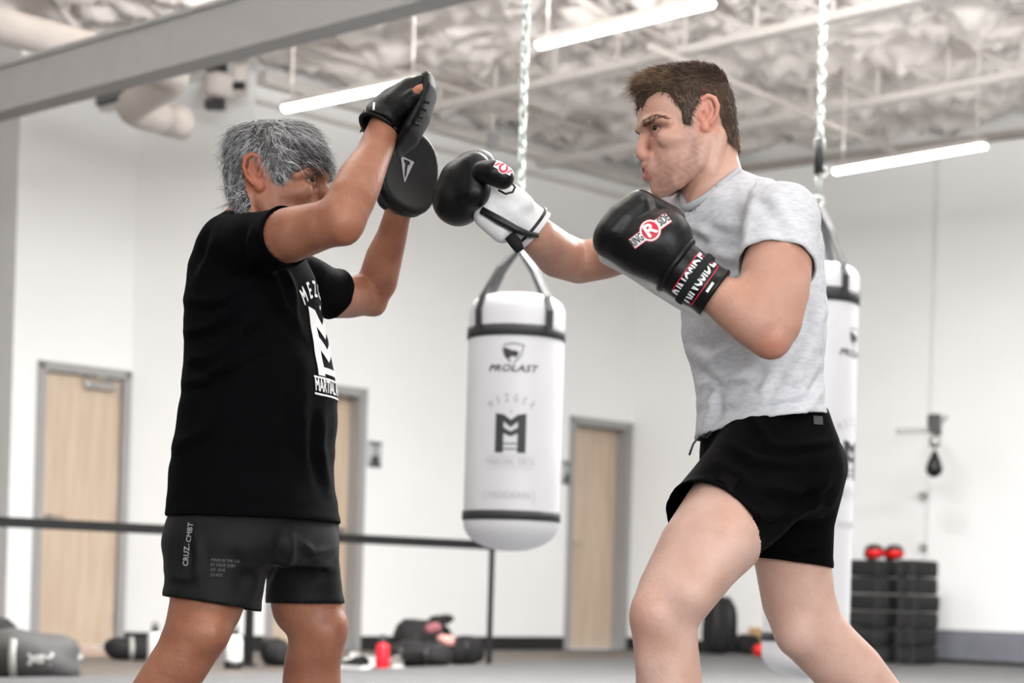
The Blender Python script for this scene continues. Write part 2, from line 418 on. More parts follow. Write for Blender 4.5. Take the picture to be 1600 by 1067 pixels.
def tuck(V, covers, depth=.015):
    """keep the skin under the cloth: covers = (cloth field, A, B, radius, plane point, plane normal)"""
    for f, A, B, rad, p, nn in covers:
        A, B, p, nn = [np.asarray(a, float) for a in (A, B, p, nn)]; nn = nn / np.linalg.norm(nn); ab = B - A
        t = np.clip((V - A) @ ab / (ab @ ab), 0, 1); d = np.linalg.norm(V - A - t[:, None] * ab, axis=1)
        ss = (V - p) @ nn
        idx = np.where((d < rad) & (ss < .003))[0]
        for _ in range(6):
            P = V[idx]; s_ = sample(f, P); e = f.h
            g = np.stack([sample(f, P + e * np.eye(3)[k]) - sample(f, P - e * np.eye(3)[k]) for k in range(3)], 1) / (2 * e)
            gn = np.linalg.norm(g, axis=1, keepdims=True); g = g / np.maximum(gn, .3)
            dep = depth * np.clip(-ss[idx] / .02, .25, 1)
            ov = np.clip(s_ + dep, 0, .01) * (gn[:, 0] > .05); V[idx] = P - g * ov[:, None]
    return V
def solid(o, t):
    m = o.modifiers.new('thickness', 'SOLIDIFY'); m.thickness = t; m.offset = -1; m.use_rim = True; return o

def pinpoly(P, poly):
    x, y = P[:, 0], P[:, 1]; ins = np.zeros(len(P), bool); n = len(poly)
    for i in range(n):
        x1, y1 = poly[i]; x2, y2 = poly[(i + 1) % n]
        c = ((y1 > y) != (y2 > y)); xx = (x2 - x1) * (y - y1) / ((y2 - y1) if y2 != y1 else 1e-9) + x1
        ins ^= c & (x < xx)
    return ins
def folds(V, N, lst, scale, keepout=None):
    """cloth folds: ridge/valley pairs along polylines given in picture units, pushed along the surface normal"""
    P = PX(V); out = np.zeros(len(V))
    fac = np.clip(-N[:, 1] * 1.5 + .35, 0, 1)
    if keepout: fac = fac * np.clip((np.hypot(P[:, 0] - keepout[0], P[:, 1] - keepout[1]) - keepout[2]) / 25., 0, 1)
    for pts, amp, wd in lst:
        pts = np.array(pts, float); best = np.full(len(P), 1e9); sd = np.zeros(len(P)); tt = np.zeros(len(P)); L = len(pts) - 1
        for i in range(L):
            a, b = pts[i], pts[i + 1]; ab = b - a; t = np.clip(((P - a) @ ab) / (ab @ ab), 0, 1)
            c = P - (a + t[:, None] * ab); d = np.hypot(c[:, 0], c[:, 1]); s_ = np.sign(ab[0] * c[:, 1] - ab[1] * c[:, 0])
            mk = d < best; best = np.where(mk, d, best); sd = np.where(mk, s_, sd); tt = np.where(mk, (i + t) / L, tt)
        x = best * sd / wd; env = np.sin(np.pi * np.clip(tt, .02, .98)) ** .6
        out += amp * env * (np.exp(-x * x) - .75 * np.exp(-(x - 1.5) ** 2))
    return V + N * (out * fac * scale)[:, None]

# ------------------------------------------------------------------ flat print: text and polygons
def text2d(s, size=1., bold=0., sx=1., shear=0., align='CENTER', spacing=1.):
    c = bpy.data.curves.new('txt', 'FONT'); c.body = s; c.size = size; c.shear = shear; c.align_x = align; c.align_y = 'CENTER'; c.space_character = spacing
    c.resolution_u = 2
    o = bpy.data.objects.new('txt', c); COL.objects.link(o); bpy.context.view_layer.update()
    me = bpy.data.meshes.new_from_object(o.evaluated_get(bpy.context.evaluated_depsgraph_get()))
    v = np.array([p.co[:2] for p in me.vertices]) if len(me.vertices) else np.zeros((0, 2)); f = [list(p.vertices) for p in me.polygons]
    bpy.data.objects.remove(o); bpy.data.curves.remove(c); bpy.data.meshes.remove(me)
    v = v * [sx, 1]
    if bold: return join2d(*[(v + np.array(d) * bold, f) for d in ((-1, 0), (1, 0), (0, 1), (0, -1))])
    return v, f
def poly2d(pts): return np.array(pts, float), [list(range(len(pts)))]
def disc2d(c, r, n=28): return poly2d([(c[0] + r * math.cos(2 * math.pi * i / n), c[1] + r * math.sin(2 * math.pi * i / n)) for i in range(n)])
def ring2d(c, r0, r1, n=28, a0=0., a1=2 * math.pi):
    v = []; f = []
    for i in range(n + 1):
        a = a0 + (a1 - a0) * i / n
        v += [(c[0] + r0 * math.cos(a), c[1] + r0 * math.sin(a)), (c[0] + r1 * math.cos(a), c[1] + r1 * math.sin(a))]
        if i: f.append([2 * i - 2, 2 * i - 1, 2 * i + 1, 2 * i])
    return np.array(v), f
def line2d(pts, w):
    v = []; f = []
    for i in range(len(pts) - 1):
        a, b = np.array(pts[i], float), np.array(pts[i + 1], float); d = (b - a) / np.linalg.norm(b - a); n = np.array([-d[1], d[0]]) * w / 2; a = a - d * w * .5; b = b + d * w * .5
        k = len(v); v += [a + n, a - n, b - n, b + n]; f.append([k, k + 1, k + 2, k + 3])
    return np.array(v), f
def join2d(*L):
    v = []; f = []; n = 0
    for a, b in L:
        v.append(a); f += [[i + n for i in q] for q in b]; n += len(a)
    return np.concatenate(v), f
def xf2d(m2, ang=0., off=(0, 0), s=1.):
    c, si = math.cos(ang), math.sin(ang); v = m2[0] * s; return np.stack([v[:, 0] * c - v[:, 1] * si + off[0], v[:, 0] * si + v[:, 1] * c + off[1]], 1), m2[1]
def tess(m2, L):
    """cut a flat shape finely enough to drape over a curved surface"""
    bm = bmesh.new(); vs = [bm.verts.new((p[0], p[1], 0)) for p in m2[0]]
    for q in m2[1]:
        try: bm.faces.new([vs[i] for i in q])
        except ValueError: pass
    bmesh.ops.triangulate(bm, faces=bm.faces[:])
    for _ in range(5):
        es = [e for e in bm.edges if e.calc_length() > L]
        if not es: break
        bmesh.ops.subdivide_edges(bm, edges=es, cuts=1); bmesh.ops.triangulate(bm, faces=bm.faces[:])
    bm.verts.index_update(); v = np.array([p.co[:2] for p in bm.verts]); f = [[q.index for q in t.verts] for t in bm.faces]; bm.free(); return v, f
def bvh_of(V, F): return BVHTree.FromPolygons([tuple(p) for p in V], [tuple(map(int, q)) for q in F])
def drape(name, m2, org, right, up, dirv, bvh, m, parent, eps=.0012, L=.012, label=None):
    """lay a flat print onto a surface by casting along dirv from the print's plane"""
    v, f = tess(m2, L); org, right, up, dirv = [np.asarray(a, float) for a in (org, right, up, dirv)]
    dirv = dirv / np.linalg.norm(dirv); P = []; ok = []
    for a, b in v:
        st = org + right * a + up * b - dirv * .6
        h = bvh.ray_cast(Vector(st), Vector(dirv), 2.0)
        if h[0] is None: P.append(st); ok.append(False)
        else:
            nn = h[1] if h[1].dot(Vector(dirv)) < 0 else -h[1]
            P.append(np.array(h[0]) + np.array(nn) * eps); ok.append(True)
    f = [q for q in f if all(ok[i] for i in q)]
    if not f: return None
    used = sorted({i for q in f for i in q}); mp = {j: i for i, j in enumerate(used)}
    o = make(name, [P[i] for i in used], [[mp[i] for i in q] for q in f], m, parent, smooth=True)
    if label: o['label'] = label
    return o
# ------------------------------------------------------------------ the room
N_IN = np.array([D1[1], -D1[0]])             # normal of the back wall, towards the mat
P1 = np.array([-3.80, 14.19]); P2 = np.array([-3.066, 14.96]); P3 = np.array([-2.13, 14.87]); PC = np.array([1.116, 18.24])
DR = np.array([4.25 - PC[0], 15.85 - PC[1]]); DR /= np.linalg.norm(DR); PE = PC + DR * 14
Q1 = np.array([-6.68, 16.96]); Q2 = np.array([-11.5, 12.0]); Q3 = np.array([-6.0, -7.0]); Q4 = np.array([10.5, -7.0])
ZC = 4.95
def v3(p, z): return np.array([p[0], p[1], z])
def on_wall(px, py, p, q):
    u = px - 800.; v = py - 533.5 - V0; k = (cr * u + sr * v) / FPX; d = q - p
    t = (k * p[1] - p[0]) / (d[0] - k * d[1]); return p + d * t
def wall(name, p, q, z0=0., z1=ZC, openings=(), m='wall', depth=.18):
    L = np.linalg.norm(q - p); t = (q - p) / L; away = np.array([-t[1], t[0]]); mb = MB(); s = 0.
    def quad(a, b, za, zb): mb.add([v3(p + t * a, za), v3(p + t * b, za), v3(p + t * b, zb), v3(p + t * a, zb)], [[0, 1, 2, 3]])
    for (a, b, h) in sorted(openings):
        quad(s, a, z0, z1); quad(a, b, h, z1)
        A, B = p + t * a, p + t * b; A2, B2 = A + away * depth, B + away * depth
        mb.add([v3(A, z0), v3(A2, z0), v3(A2, h), v3(A, h)], [[0, 1, 2, 3]]); mb.add([v3(B, z0), v3(B2, z0), v3(B2, h), v3(B, h)], [[0, 1, 2, 3]])
        mb.add([v3(A, h), v3(B, h), v3(B2, h), v3(A2, h)], [[0, 1, 2, 3]]); mb.add([v3(A2, z0), v3(B2, z0), v3(B2, h), v3(A2, h)], [[0, 1, 2, 3]])
        s = b
    quad(s, L, z0, z1)
    return tag(mb.build(name, M[m]), kind='structure')
def spos(px, py, p, q): return float((on_wall(px, py, p, q) - p) @ ((q - p) / np.linalg.norm(q - p)))

d1a, d1b = spos(66, 570, P1, P2), spos(197, 580, P1, P2)
d2a, d2b = spos(419, 1000, P3, PC), spos(566, 620, P3, PC)
d3a, d3b = spos(894.5, 670, P3, PC), spos(982, 680, P3, PC)
HD = 2.14
wall('wall_left', P1, P2, openings=[(d1a, d1b, HD)], depth=.12)
wall('wall_recess', P2, P3)
wall('wall_back', P3, PC, openings=[(d2a, d2b, HD), (d3a, d3b, HD)], depth=.16)
wall('wall_right', PC, PE)
wall('wall_hall_side', Q1, P1); wall('wall_hall_end', Q2, Q1); wall('wall_far_left', Q3, Q2); wall('wall_far_right', PE, Q4)
# wall behind the camera, unseen window openings added for the fill lights
L4 = Q3[0]
wmb = MB(); xs = [Q3[0], -3.6, -.8, -.4, 2.4, 2.8, 5.6, 6.0, 8.8, Q4[0]]
for i in range(0, len(xs) - 1):
    if i % 2 == 0: wmb.box(((xs[i] + xs[i + 1]) / 2, -7.0, ZC / 2), (xs[i + 1] - xs[i], .16, ZC))
    else:
        wmb.box(((xs[i] + xs[i + 1]) / 2, -7.0, .25), (xs[i + 1] - xs[i], .16, .5)); wmb.box(((xs[i] + xs[i + 1]) / 2, -7.0, 4.25), (xs[i + 1] - xs[i], .16, 1.4))
tag(wmb.build('wall_front', M['wall']), kind='structure')
for i in range(1, len(xs) - 1, 2):
    f = MB(); a, b = xs[i], xs[i + 1]
    for (c, s_) in (((a + .03, -6.99, 2.02), (.06, .1, 3.05)), ((b - .03, -6.99, 2.02), (.06, .1, 3.05)), (((a + b) / 2, -6.99, .53), (b - a, .1, .06)), (((a + b) / 2, -6.99, 3.52), (b - a, .1, .06)), (((a + b) / 2, -6.99, 2.0), (.05, .08, 3.0))): f.box(c, s_)
    tag(f.build('window_%d' % (i // 2 + 1), M['frame']), kind='structure')

fl = MB(); poly = [Q3, Q4, PE, PC, P3, P2, P1, Q1, Q2]
fl.add([v3(p, 0) for p in poly], [list(range(len(poly)))]); tag(fl.build('floor', M['concrete']), kind='structure')
cl = MB(); cl.add([v3(p, ZC) for p in poly], [list(range(len(poly)))[::-1]]); tag(cl.build('ceiling', M['insul']), kind='structure')

# wrinkled painted insulation between the joists: real relief
def vnoise(x, y, seed):
    g = np.random.default_rng(seed).random((256, 256)); xi = np.floor(x).astype(int); yi = np.floor(y).astype(int); fx = x - xi; fy = y - yi
    fx = fx * fx * (3 - 2 * fx); fy = fy * fy * (3 - 2 * fy); a = g[xi % 256, yi % 256]; b = g[(xi + 1) % 256, yi % 256]; c = g[xi % 256, (yi + 1) % 256]; d = g[(xi + 1) % 256, (yi + 1) % 256]
    return (a * (1 - fx) + b * fx) * (1 - fy) + (c * (1 - fx) + d * fx) * fy
na, nb = 250, 250; A = np.linspace(5.0, 17.2, na); B = np.linspace(4.8, 17.2, nb); AA, BB = np.meshgrid(A, B, indexing='ij')
X = AA * D1[0] + BB * D2[0]; Y = AA * D1[1] + BB * D2[1]
wx = AA + .25 * vnoise(AA * 2.1, BB * 2.1, 5); wy = BB + .25 * vnoise(AA * 2.1 + 9, BB * 2.1, 6)
r1 = 1 - np.abs(2 * vnoise(wx * 2.6, wy * 3.6, 1) - 1); r2 = 1 - np.abs(2 * vnoise(wx * 5.5 + 3, wy * 7.5, 2) - 1); r3 = vnoise(AA * 1.1, BB * .9, 3); r4 = vnoise(wx * 13, wy * 13, 4)
Zz = 4.79 - .24 * (r1 - .5) - .17 * (r2 - .5) - .12 * (r3 - .5) - .06 * r4
V = np.stack([X, Y, np.minimum(Zz, 4.93)], -1).reshape(-1, 3)
ii = np.arange(na * nb).reshape(na, nb); F = np.stack([ii[:-1, :-1], ii[:-1, 1:], ii[1:, 1:], ii[1:, :-1]], -1).reshape(-1, 4)
inside = pinpoly(V[F].mean(1)[:, :2], [tuple(p) for p in poly]); V, F = drop(V, F, inside)
tag(make('ceiling_insulation', V, F, M['insul']), 'white sprayed insulation wrinkled between the roof joists', kind='structure')

def base(name, p, q, runs, h=.12, m='black_base', th=.02, z0=0.):
    t = (q - p) / np.linalg.norm(q - p); n = np.array([t[1], -t[0]]); mb = MB()
    for a, b in runs: mb.box(v3(p + t * (a + b) / 2 + n * th / 2, z0 + h / 2), (b - a, th, h), [v3(t, 0), v3(n, 0), (0, 0, 1)])
    return tag(mb.build(name, M[m]), kind='structure')
LL = lambda p, q: float(np.linalg.norm(q - p))
base('baseboard_left', P1, P2, [(0, d1a - .06), (d1b + .06, LL(P1, P2))])
base('baseboard_recess', P2, P3, [(0, LL(P2, P3))])
base('baseboard_back', P3, PC, [(0, d2a - .06), (d2b + .06, d3a - .06), (d3b + .06, LL(P3, PC))])
sP = spos(1452, 900, PC, PE)
base('baseboard_right', PC, PE, [(0, sP)])
# shallow projecting panel of the right wall with its grey foot
pn = np.array([DR[1], -DR[0]])
mb = MB(); mb.box(v3(PC + DR * (sP + 4) + pn * .03, 2.37), (8, .06, 4.14), [v3(DR, 0), v3(pn, 0), (0, 0, 1)]); tag(mb.build('trim_1', M['wall']), kind='structure')
mb = MB(); mb.box(v3(PC + DR * (sP + 4) + pn * .035, .185), (8, .07, .25), [v3(DR, 0), v3(pn, 0), (0, 0, 1)]); tag(mb.build('trim_2', M['grey_base']), kind='structure')
mb = MB(); mb.box(v3(PC + DR * (sP + 4) + pn * .04, .03), (8, .08, .06), [v3(DR, 0), v3(pn, 0), (0, 0, 1)]); tag(mb.build('trim_3', M['black_base']), kind='structure')

# doors
def door(name, p, q, a, b, rec, hinge_right, closer=False):
    t = (q - p) / np.linalg.norm(q - p); n = np.array([t[1], -t[0]]); ax = [v3(t, 0), v3(n, 0), (0, 0, 1)]; w = b - a
    mb = MB(); mb.box(v3(p + t * (a + b) / 2 - n * (rec + .02), HD / 2 - .015), (w - .06, .044, HD - .05), ax)
    o = tag(mb.build(name, M['wood'], loc=v3(p + t * (a + b) / 2, 0)), kind='structure')
    f = MB()
    for s_, sg in ((a, -1), (b, 1)):
        f.box(v3(p + t * (s_ + sg * .012) + n * .008, HD / 2 + .01), (.06, .03, HD + .05), ax)
        f.box(v3(p + t * (s_ - sg * .014) - n * (rec / 2 + .01), HD / 2), (.03, rec + .06, HD), ax)
    f.box(v3(p + t * (a + b) / 2 + n * .008, HD + .012), (w + .08, .03, .06), ax); f.box(v3(p + t * (a + b) / 2 - n * (rec / 2 + .01), HD - .015), (w, rec + .06, .03), ax)
    f.build('door_frame', M['frame'], o)
    hs = a + .10 if hinge_right else b - .10; sg = 1 if hinge_right else -1
    h = MB(); c = p + t * hs - n * (rec - .012); h.lathe([(.028, 0), (.028, .012)], v3(c, 1.0), v3(n, 0), 14); h.tube([v3(c, 1.0), v3(c + n * .05, 1.0), v3(c + n * .055 + t * sg * .11, 1.0)], .011, 8); h.build('door_handle', M['steelshine'], o)
    for z in (.22, 1.05, 1.95):
        k = MB(); k.box(v3(p + t * ((b - .03) if hinge_right else (a + .03)) - n * (rec - .006), z), (.02, .016, .11), ax); k.build('hinge', M['steelshine'], o)
    if closer:
        k = MB(); c = p + t * (b - .24) - n * (rec - .03); k.box(v3(c, HD - .1), (.28, .05, .06), ax, .008); k.tube([v3(c + t * .1 + n * .02, HD - .06), v3(c - t * .1 + n * .1, HD - .04), v3(c - t * .16, HD - .03)], .009, 8); k.build('door_closer', M['steelshine'], o)
    return o
door('door_1', P1, P2, d1a, d1b, .03, True, True)
door('door_2', P3, PC, d2a, d2b, .12, False)
door('door_3', P3, PC, d3a, d3b, .12, True)

# small wall signs beside the doors
def sign(px, py, label):
    c = on_wall(px, py, P3, PC); z = W(px, py, c[1]).z; n = N_IN; ax = [v3(D1, 0), v3(n, 0), (0, 0, 1)]
    r = thing('door_sign', v3(c, z), label, 'sign', 'door signs'); c3 = v3(c + n * .012, z)
    MB().box(c3, (.15, .016, .22), ax, .004).build('plate', mat('sign_plate', (188, 190, 190), .5), r)
    k = MB()
    for (u, v, a, b) in ((0, .085, .13, .022), (0, .02, .018, .11), (0, -.05, .09, .06), (0, -.095, .13, .028)): k.box(c3 + np.array(ax[0]) * u + np.array([0, 0, v]) + v3(n, 0) * .009, (a, .004, b), ax)
    k.build('pictogram', M['print_dark'], r)
sign(584, 709, 'small restroom sign on the wall right of the door behind the trainer')
sign(885, 738, 'small sign half hidden behind the hanging bag, left of the far door')

# floor mat with its sloping far edge
mp = [WA(-300, 1083, 8.6)[:2], WA(450, 1050, 10.8)[:2], WA(870, 1033, 13.8)[:2], WA(1100, 1021, 16.6)[:2]]
c_ = on_wall(1190, 1010, PC, PE) + pn * .35; d_ = on_wall(1452, 1010, PC, PE) + pn * .24
mp += [c_, d_, PC + DR * 10 + pn * .24, np.array([8.5, -5.5]), np.array([-5.0, -5.5])]
mb = MB(); k = len(mp); mb.add([v3(p, .03) for p in mp] + [v3(p, 0.002) for p in mp], [list(range(k))[::-1]] + [[i, (i + 1) % k, (i + 1) % k + k, i + k] for i in range(k)])
tag(mb.build('training_mat', M['mat'], loc=(0, 5, 0)), 'large light grey training mat covering the gym floor', 'mat')

# ------------------------------------------------------------------ roof steel
def bar_between(mb, a, b, w, h, up=(0, 0, 1)):
    a = np.asarray(a, float); b = np.asarray(b, float); d = (b - a); L = np.linalg.norm(d); d /= L; s_ = np.cross(d, up); s_ /= np.linalg.norm(s_); u = np.cross(s_, d)
    mb.box((a + b) / 2, (L, w, h), [d, s_, u]); return mb
def AB(a, b): return D1 * a + D2 * b
# main girder (upper left)
GS = .80; g0 = np.array([-3.65, 13.1]) * GS; g1 = np.array([-.475, 10.25]) * GS; gz = lambda z: HCAM + (z - HCAM) * GS; gd = (g1 - g0) / np.linalg.norm(g1 - g0); gs = g0 - gd * 2.2; ge = g1 + gd * 7
r = thing('roof_girder', v3(gs, gz(3.72)), 'wide pale grey steel girder crossing the upper left corner', 'beam')
gn = v3(np.array([gd[1], -gd[0]]), 0)
bar_between(MB(), v3(gs, gz(3.90)) + gn * .0, v3(ge, gz(3.90)), .08, .27 * GS).build('web', M['beam'], r)
bar_between(MB(), v3(gs, gz(3.742)), v3(ge, gz(3.742)), .14, .05 * GS).build('bottom_flange', M['beam'], r)
bar_between(MB(), v3(gs, gz(4.045)), v3(ge, gz(4.045)), .11, .03 * GS).build('top_flange', M['beam'], r)

def joist(a, b0, b1, zb, label):
    r = thing('roof_joist', v3(AB(a, b0), zb), label, 'joist', 'open web joists')
    for s_ in (-.025, .025): pass
    bar_between(MB(), v3(AB(a, b0), zb), v3(AB(a, b1), zb), .09, .055).build('bottom_chord', M['steel'], r)
    bar_between(MB(), v3(AB(a, b0), zb + .40), v3(AB(a, b1), zb + .40), .09, .05).build('top_chord', M['steel'], r)
    n = int((b1 - b0) / .62); k = 0; me = None
    for i in range(n):
        x0 = b0 + (b1 - b0) * i / n; x1 = b0 + (b1 - b0) * (i + 1) / n
        q = MB().tube([v3(AB(a, x0), zb + .02), v3(AB(a, x1), zb + .38)], .014, 6).build('diagonal_web', M['steel'], r)
        q = MB().tube([v3(AB(a, x1), zb + .02), v3(AB(a, x1), zb + .38)], .016, 6).build('vertical_web', M['steel'], r)
def dcomp(px, py, z): p = WA(px, py, z); return p[0] * D1[0] + p[1] * D1[1]
joist(8.55, 4.6, 13.5, 4.43, 'roof joist nearest the camera above the top edge')
joist(10.52, 3.5, 13.0, 4.43, 'roof joist running behind the fighter and the left bag chain')
joist(12.5, 2.0, 12.6, 4.43, 'roof joist farthest back, along the upper right corner')

# pipes and conduits under the roof
def pipe(name, pts, r, label, cat='pipe', n=14, m='duct', group=None, couplings=()):
    P = [np.asarray(p, float) for p in pts]
    if couplings:
        t = thing(name, P[0], label, cat, group); MB().tube(P, r, n).build('tube', M[m], t, smooth=True)
        for f in couplings:
            c = P[0] + (P[-1] - P[0]) * f; d = (P[-1] - P[0]) / np.linalg.norm(P[-1] - P[0]); MB().tube([c - d * r * 1.2, c + d * r * 1.2], r * 1.22, n).build('coupling', M[m], t, smooth=True)
        return t
    return tag(MB().tube(P, r, n).build(name, M[m], loc=P[0], smooth=True), label, cat, group)
# S shaped duct in the recess
def arc(c, e0, e1, r, a0, a1, n=7): return [c + r * (math.cos(a0 + (a1 - a0) * i / n) * e0 + math.sin(a0 + (a1 - a0) * i / n) * e1) for i in range(n + 1)]
e1 = v3(D1, 0); e2 = v3(D2, 0)
za = 11.0; R_ = .16
p0 = WA(-60, 24, za); k_ = (286. - 800. - .029 * 800) / FPX
Lx = (k_ * p0[1] - p0[0]) / (D1[0] - k_ * D1[1]); p0 = p0 - e1 * .6; Lx += .6
b1 = p0 + e1 * (Lx - R_)
seg = [p0, p0 + e1 * (Lx * .5), b1] + [b1 + e2 * R_ + R_ * (math.sin(t) * e1 - math.cos(t) * e2) for t in np.linspace(.2, math.pi / 2, 7)]
b2 = seg[-1] + e2 * .34
seg += [b2] + [b2 + e1 * R_ + R_ * (-math.cos(t) * e1 + math.sin(t) * e2) for t in np.linspace(.2, math.pi / 2, 7)]
b3 = seg[-1] + e1 * .26
seg = seg + [b3]
seg = [p - np.array([0, 0, .12 * min(1., max(0., float((p - b1) @ e2) / .62))]) for p in seg]; b3 = seg[-1]
t = thing('supply_duct', seg[0], 'thick white duct bending in an S under the girder', 'duct')
MB().tube(seg, .105, 18).build('tube', M['duct'], t, smooth=True)
MB().lathe([(.112, 0), (.112, .16), (.095, .17)], b3 - e1 * .08, e1, 18).build('end_collar', M['duct'], t, smooth=True)
# pipes running along the back wall
def along(px0, py0, px1, z0, h): # horizontal pipe parallel to the back wall through a picture point at depth z0
    p = WA(px0, py0, z0); u = px1 - 800.; k = (cr * u + sr * (py0 - 923)) / FPX; L = (k * p[1] - p[0]) / (D1[0] - k * D1[1]); return p, p + e1 * L
pa, pb = along(800, 162, 1010, 15.9, 0); qa, _ = along(800, 162, 150, 15.9, 0)
pipe('ceiling_pipe', [pa - e1 * 6.5, pb], .035, 'white pipe running under the roof along the back wall, higher of two', couplings=(.35, .55, .74, .9))
pa, pb = along(560, 95, 1000, 14.6, 0)
pipe('ceiling_pipe', [pa - e1 * 1.7, pa + e1 * 4.2], .022, 'thin white pipe under the roof behind the left lamp, lower of two', couplings=(.3, .66))
mb = MB(); t3 = (PC - P3) / LL(P3, PC); n3 = np.array([t3[1], -t3[0]])
bar_between(mb, v3(P3 + n3 * .06, 4.50), v3(PC + n3 * .06, 4.50), .12, .10); tag(mb.build('trim_4', M['steel']), kind='structure')
mb = MB(); bar_between(mb, v3(P3 + n3 * .03, 4.32), v3(PC + n3 * .03, 4.32), .05, .03); tag(mb.build('trim_5', M['steel']), kind='structure')
mb = MB(); bar_between(mb, v3(PC + pn * .04, 4.50), v3(PC + DR * 9 + pn * .04, 4.50), .07, .06); tag(mb.build('trim_6', mat('wall_conduit', (160, 153, 146), .7)), kind='structure')
# long thin pipe crossing above the right lamp
pipe('sprinkler_pipe', [WA(1010, 70, 13.3), WA(1398, 236, 14.9)], .026, 'thin white sprinkler pipe sloping behind the fighter to the right lamp')
pipe('sprinkler_pipe', [WA(890, -12, 12.5), WA(1010, 68, 13.3)], .026, 'short white sprinkler pipe above the middle lamp')
for (a, b, lb) in (((78, -6, 13.4), (126, 52, 13.4), 'thin white brace at the top left, steepest of three'), ((165, -4, 13.6), (284, 37, 13.9), 'thin white brace at the top left, falling to the right'), ((176, 68, 14.1), (270, 22, 13.7), 'thin white brace at the top left, rising to the right')):
    pipe('roof_brace', [WA(*a), WA(*b)], .028, lb, 'brace', 8)
# junction box and bent conduit above the far glove
c = WA(770, 221, 15.6); t = thing('junction_box', c, 'small grey junction box with bent conduit above the boxing glove', 'junction box')
MB().box(c, (.1, .08, .13), None, .008).build('box', M['frame'], t); MB().tube([c + np.array([0, 0, .06]), c + np.array([-.01, 0, .2]), c + np.array([-.09, .05, .3]), c + np.array([-.12, .05, .42])], .017, 8).build('conduit', M['steel'], t, smooth=True)
# slot vent and round device in the recess
c = WA(206, 138, 14.35); t = thing('slot_vent', c, 'dark slotted air vent above the bend of the duct', 'vent')
ax = [e2, e1, (0, 0, 1)]
MB().box(c + e1 * .05, (1.05, .06, .19), ax, .01).build('housing', M['steel'], t)
MB().box(c + e1 * .01, (.98, .03, .12), ax).build('opening', M['dark'], t)
for i in range(2): MB().box(c - e1 * .012 + np.array([0, 0, -.03 + .06 * i]), (.98, .03, .012), ax).build('slat', M['frame'], t)
c = WA(344, 134, 14.3); t = thing('exhaust_fan', c, 'small white round fan unit with black brackets under the girder', 'fan')
MB().lathe([(.085, -.1), (.125, -.085), (.13, .0), (.12, .06), (.08, .09)], c, (0.15, 0, 1), 20).build('housing', M['duct'], t, smooth=True)
MB().box(c + np.array([-.04, 0, .17]), (.17, .12, .11), None, .01).build('motor', M['dark'], t)
MB().box(c + np.array([-.03, -.02, -.15]), (.15, .1, .07), None, .01).build('bracket', M['black'], t)
MB().tube([c + np.array([.1, -.04, -.01]), c + np.array([.2, -.05, -.01])], .035, 12).build('spigot', M['black'], t)
MB().box(c + np.array([.16, 0, .15]), (.1, .1, .42), None, .01).build('mounting_post', M['duct'], t)

# ------------------------------------------------------------------ linear lamps
def lamp(a, b, label, rods=True):
    a = np.asarray(a, float); b = np.asarray(b, float); d = (b - a) / np.linalg.norm(b - a)
    r = thing('linear_lamp', (a + b) / 2, label, 'lamp', 'linear ceiling lamps')
    s_ = np.cross(d, (0, 0, 1)); n = 12; prof = [(-.033, .0)] + [(.033 * -math.cos(t), -.030 * math.sin(t)) for t in np.linspace(0, math.pi, n)][1:-1] + [(.033, .0)]
    vs = []; k = len(prof)
    for p in (a, b): vs += [p + s_ * u + np.array([0, 0, w]) for u, w in prof]
    fs = [[i, i + 1, k + i + 1, k + i] for i in range(k - 1)] + [list(range(k))[::-1], list(range(k, 2 * k))]
    make('diffuser', vs, fs, M['tube'], r, smooth=False)
    bar_between(MB(), a + np.array([0, 0, .022]), b + np.array([0, 0, .022]), .07, .04).build('housing', M['steel'], r)
    for f in (.05, .95):
        p = a + (b - a) * f; MB().tube([p + np.array([0, 0, .04]), p + np.array([0, 0, .80])], .008, 6).build('hanger_rod', M['steel'], r)
lamp(WA(446, 168, 13.04), WA(656, 125, 12.24), 'linear ceiling lamp left, above the trainer\'s head and mitt')
lamp(WA(843, 69, 11.36), WA(1112, 3, 10.47), 'linear ceiling lamp in the middle, nearest the top edge')
lamp(WA(1306, 266, 14.5), WA(1538, 226, 13.5), 'linear ceiling lamp right, beside the second bag\'s chain')
for (lx, ly) in ((WA(550, 146, 12.64)[:2]), (WA(978, 36, 10.9)[:2]), (WA(1422, 246, 14.0)[:2])): added_lamp_light(float(lx), float(ly), 0, 3.84, 2.0)  # weak added uplights over the three visible lamps
for lx, ly, lw in ADDED_LAMPS:  # housings for the added lamps out of view
    lamp(v3(np.array([lx, ly]) - D2 * .65, 3.83), v3(np.array([lx, ly]) + D2 * .65, 3.83), 'unseen linear ceiling lamp added over the mat for its light')
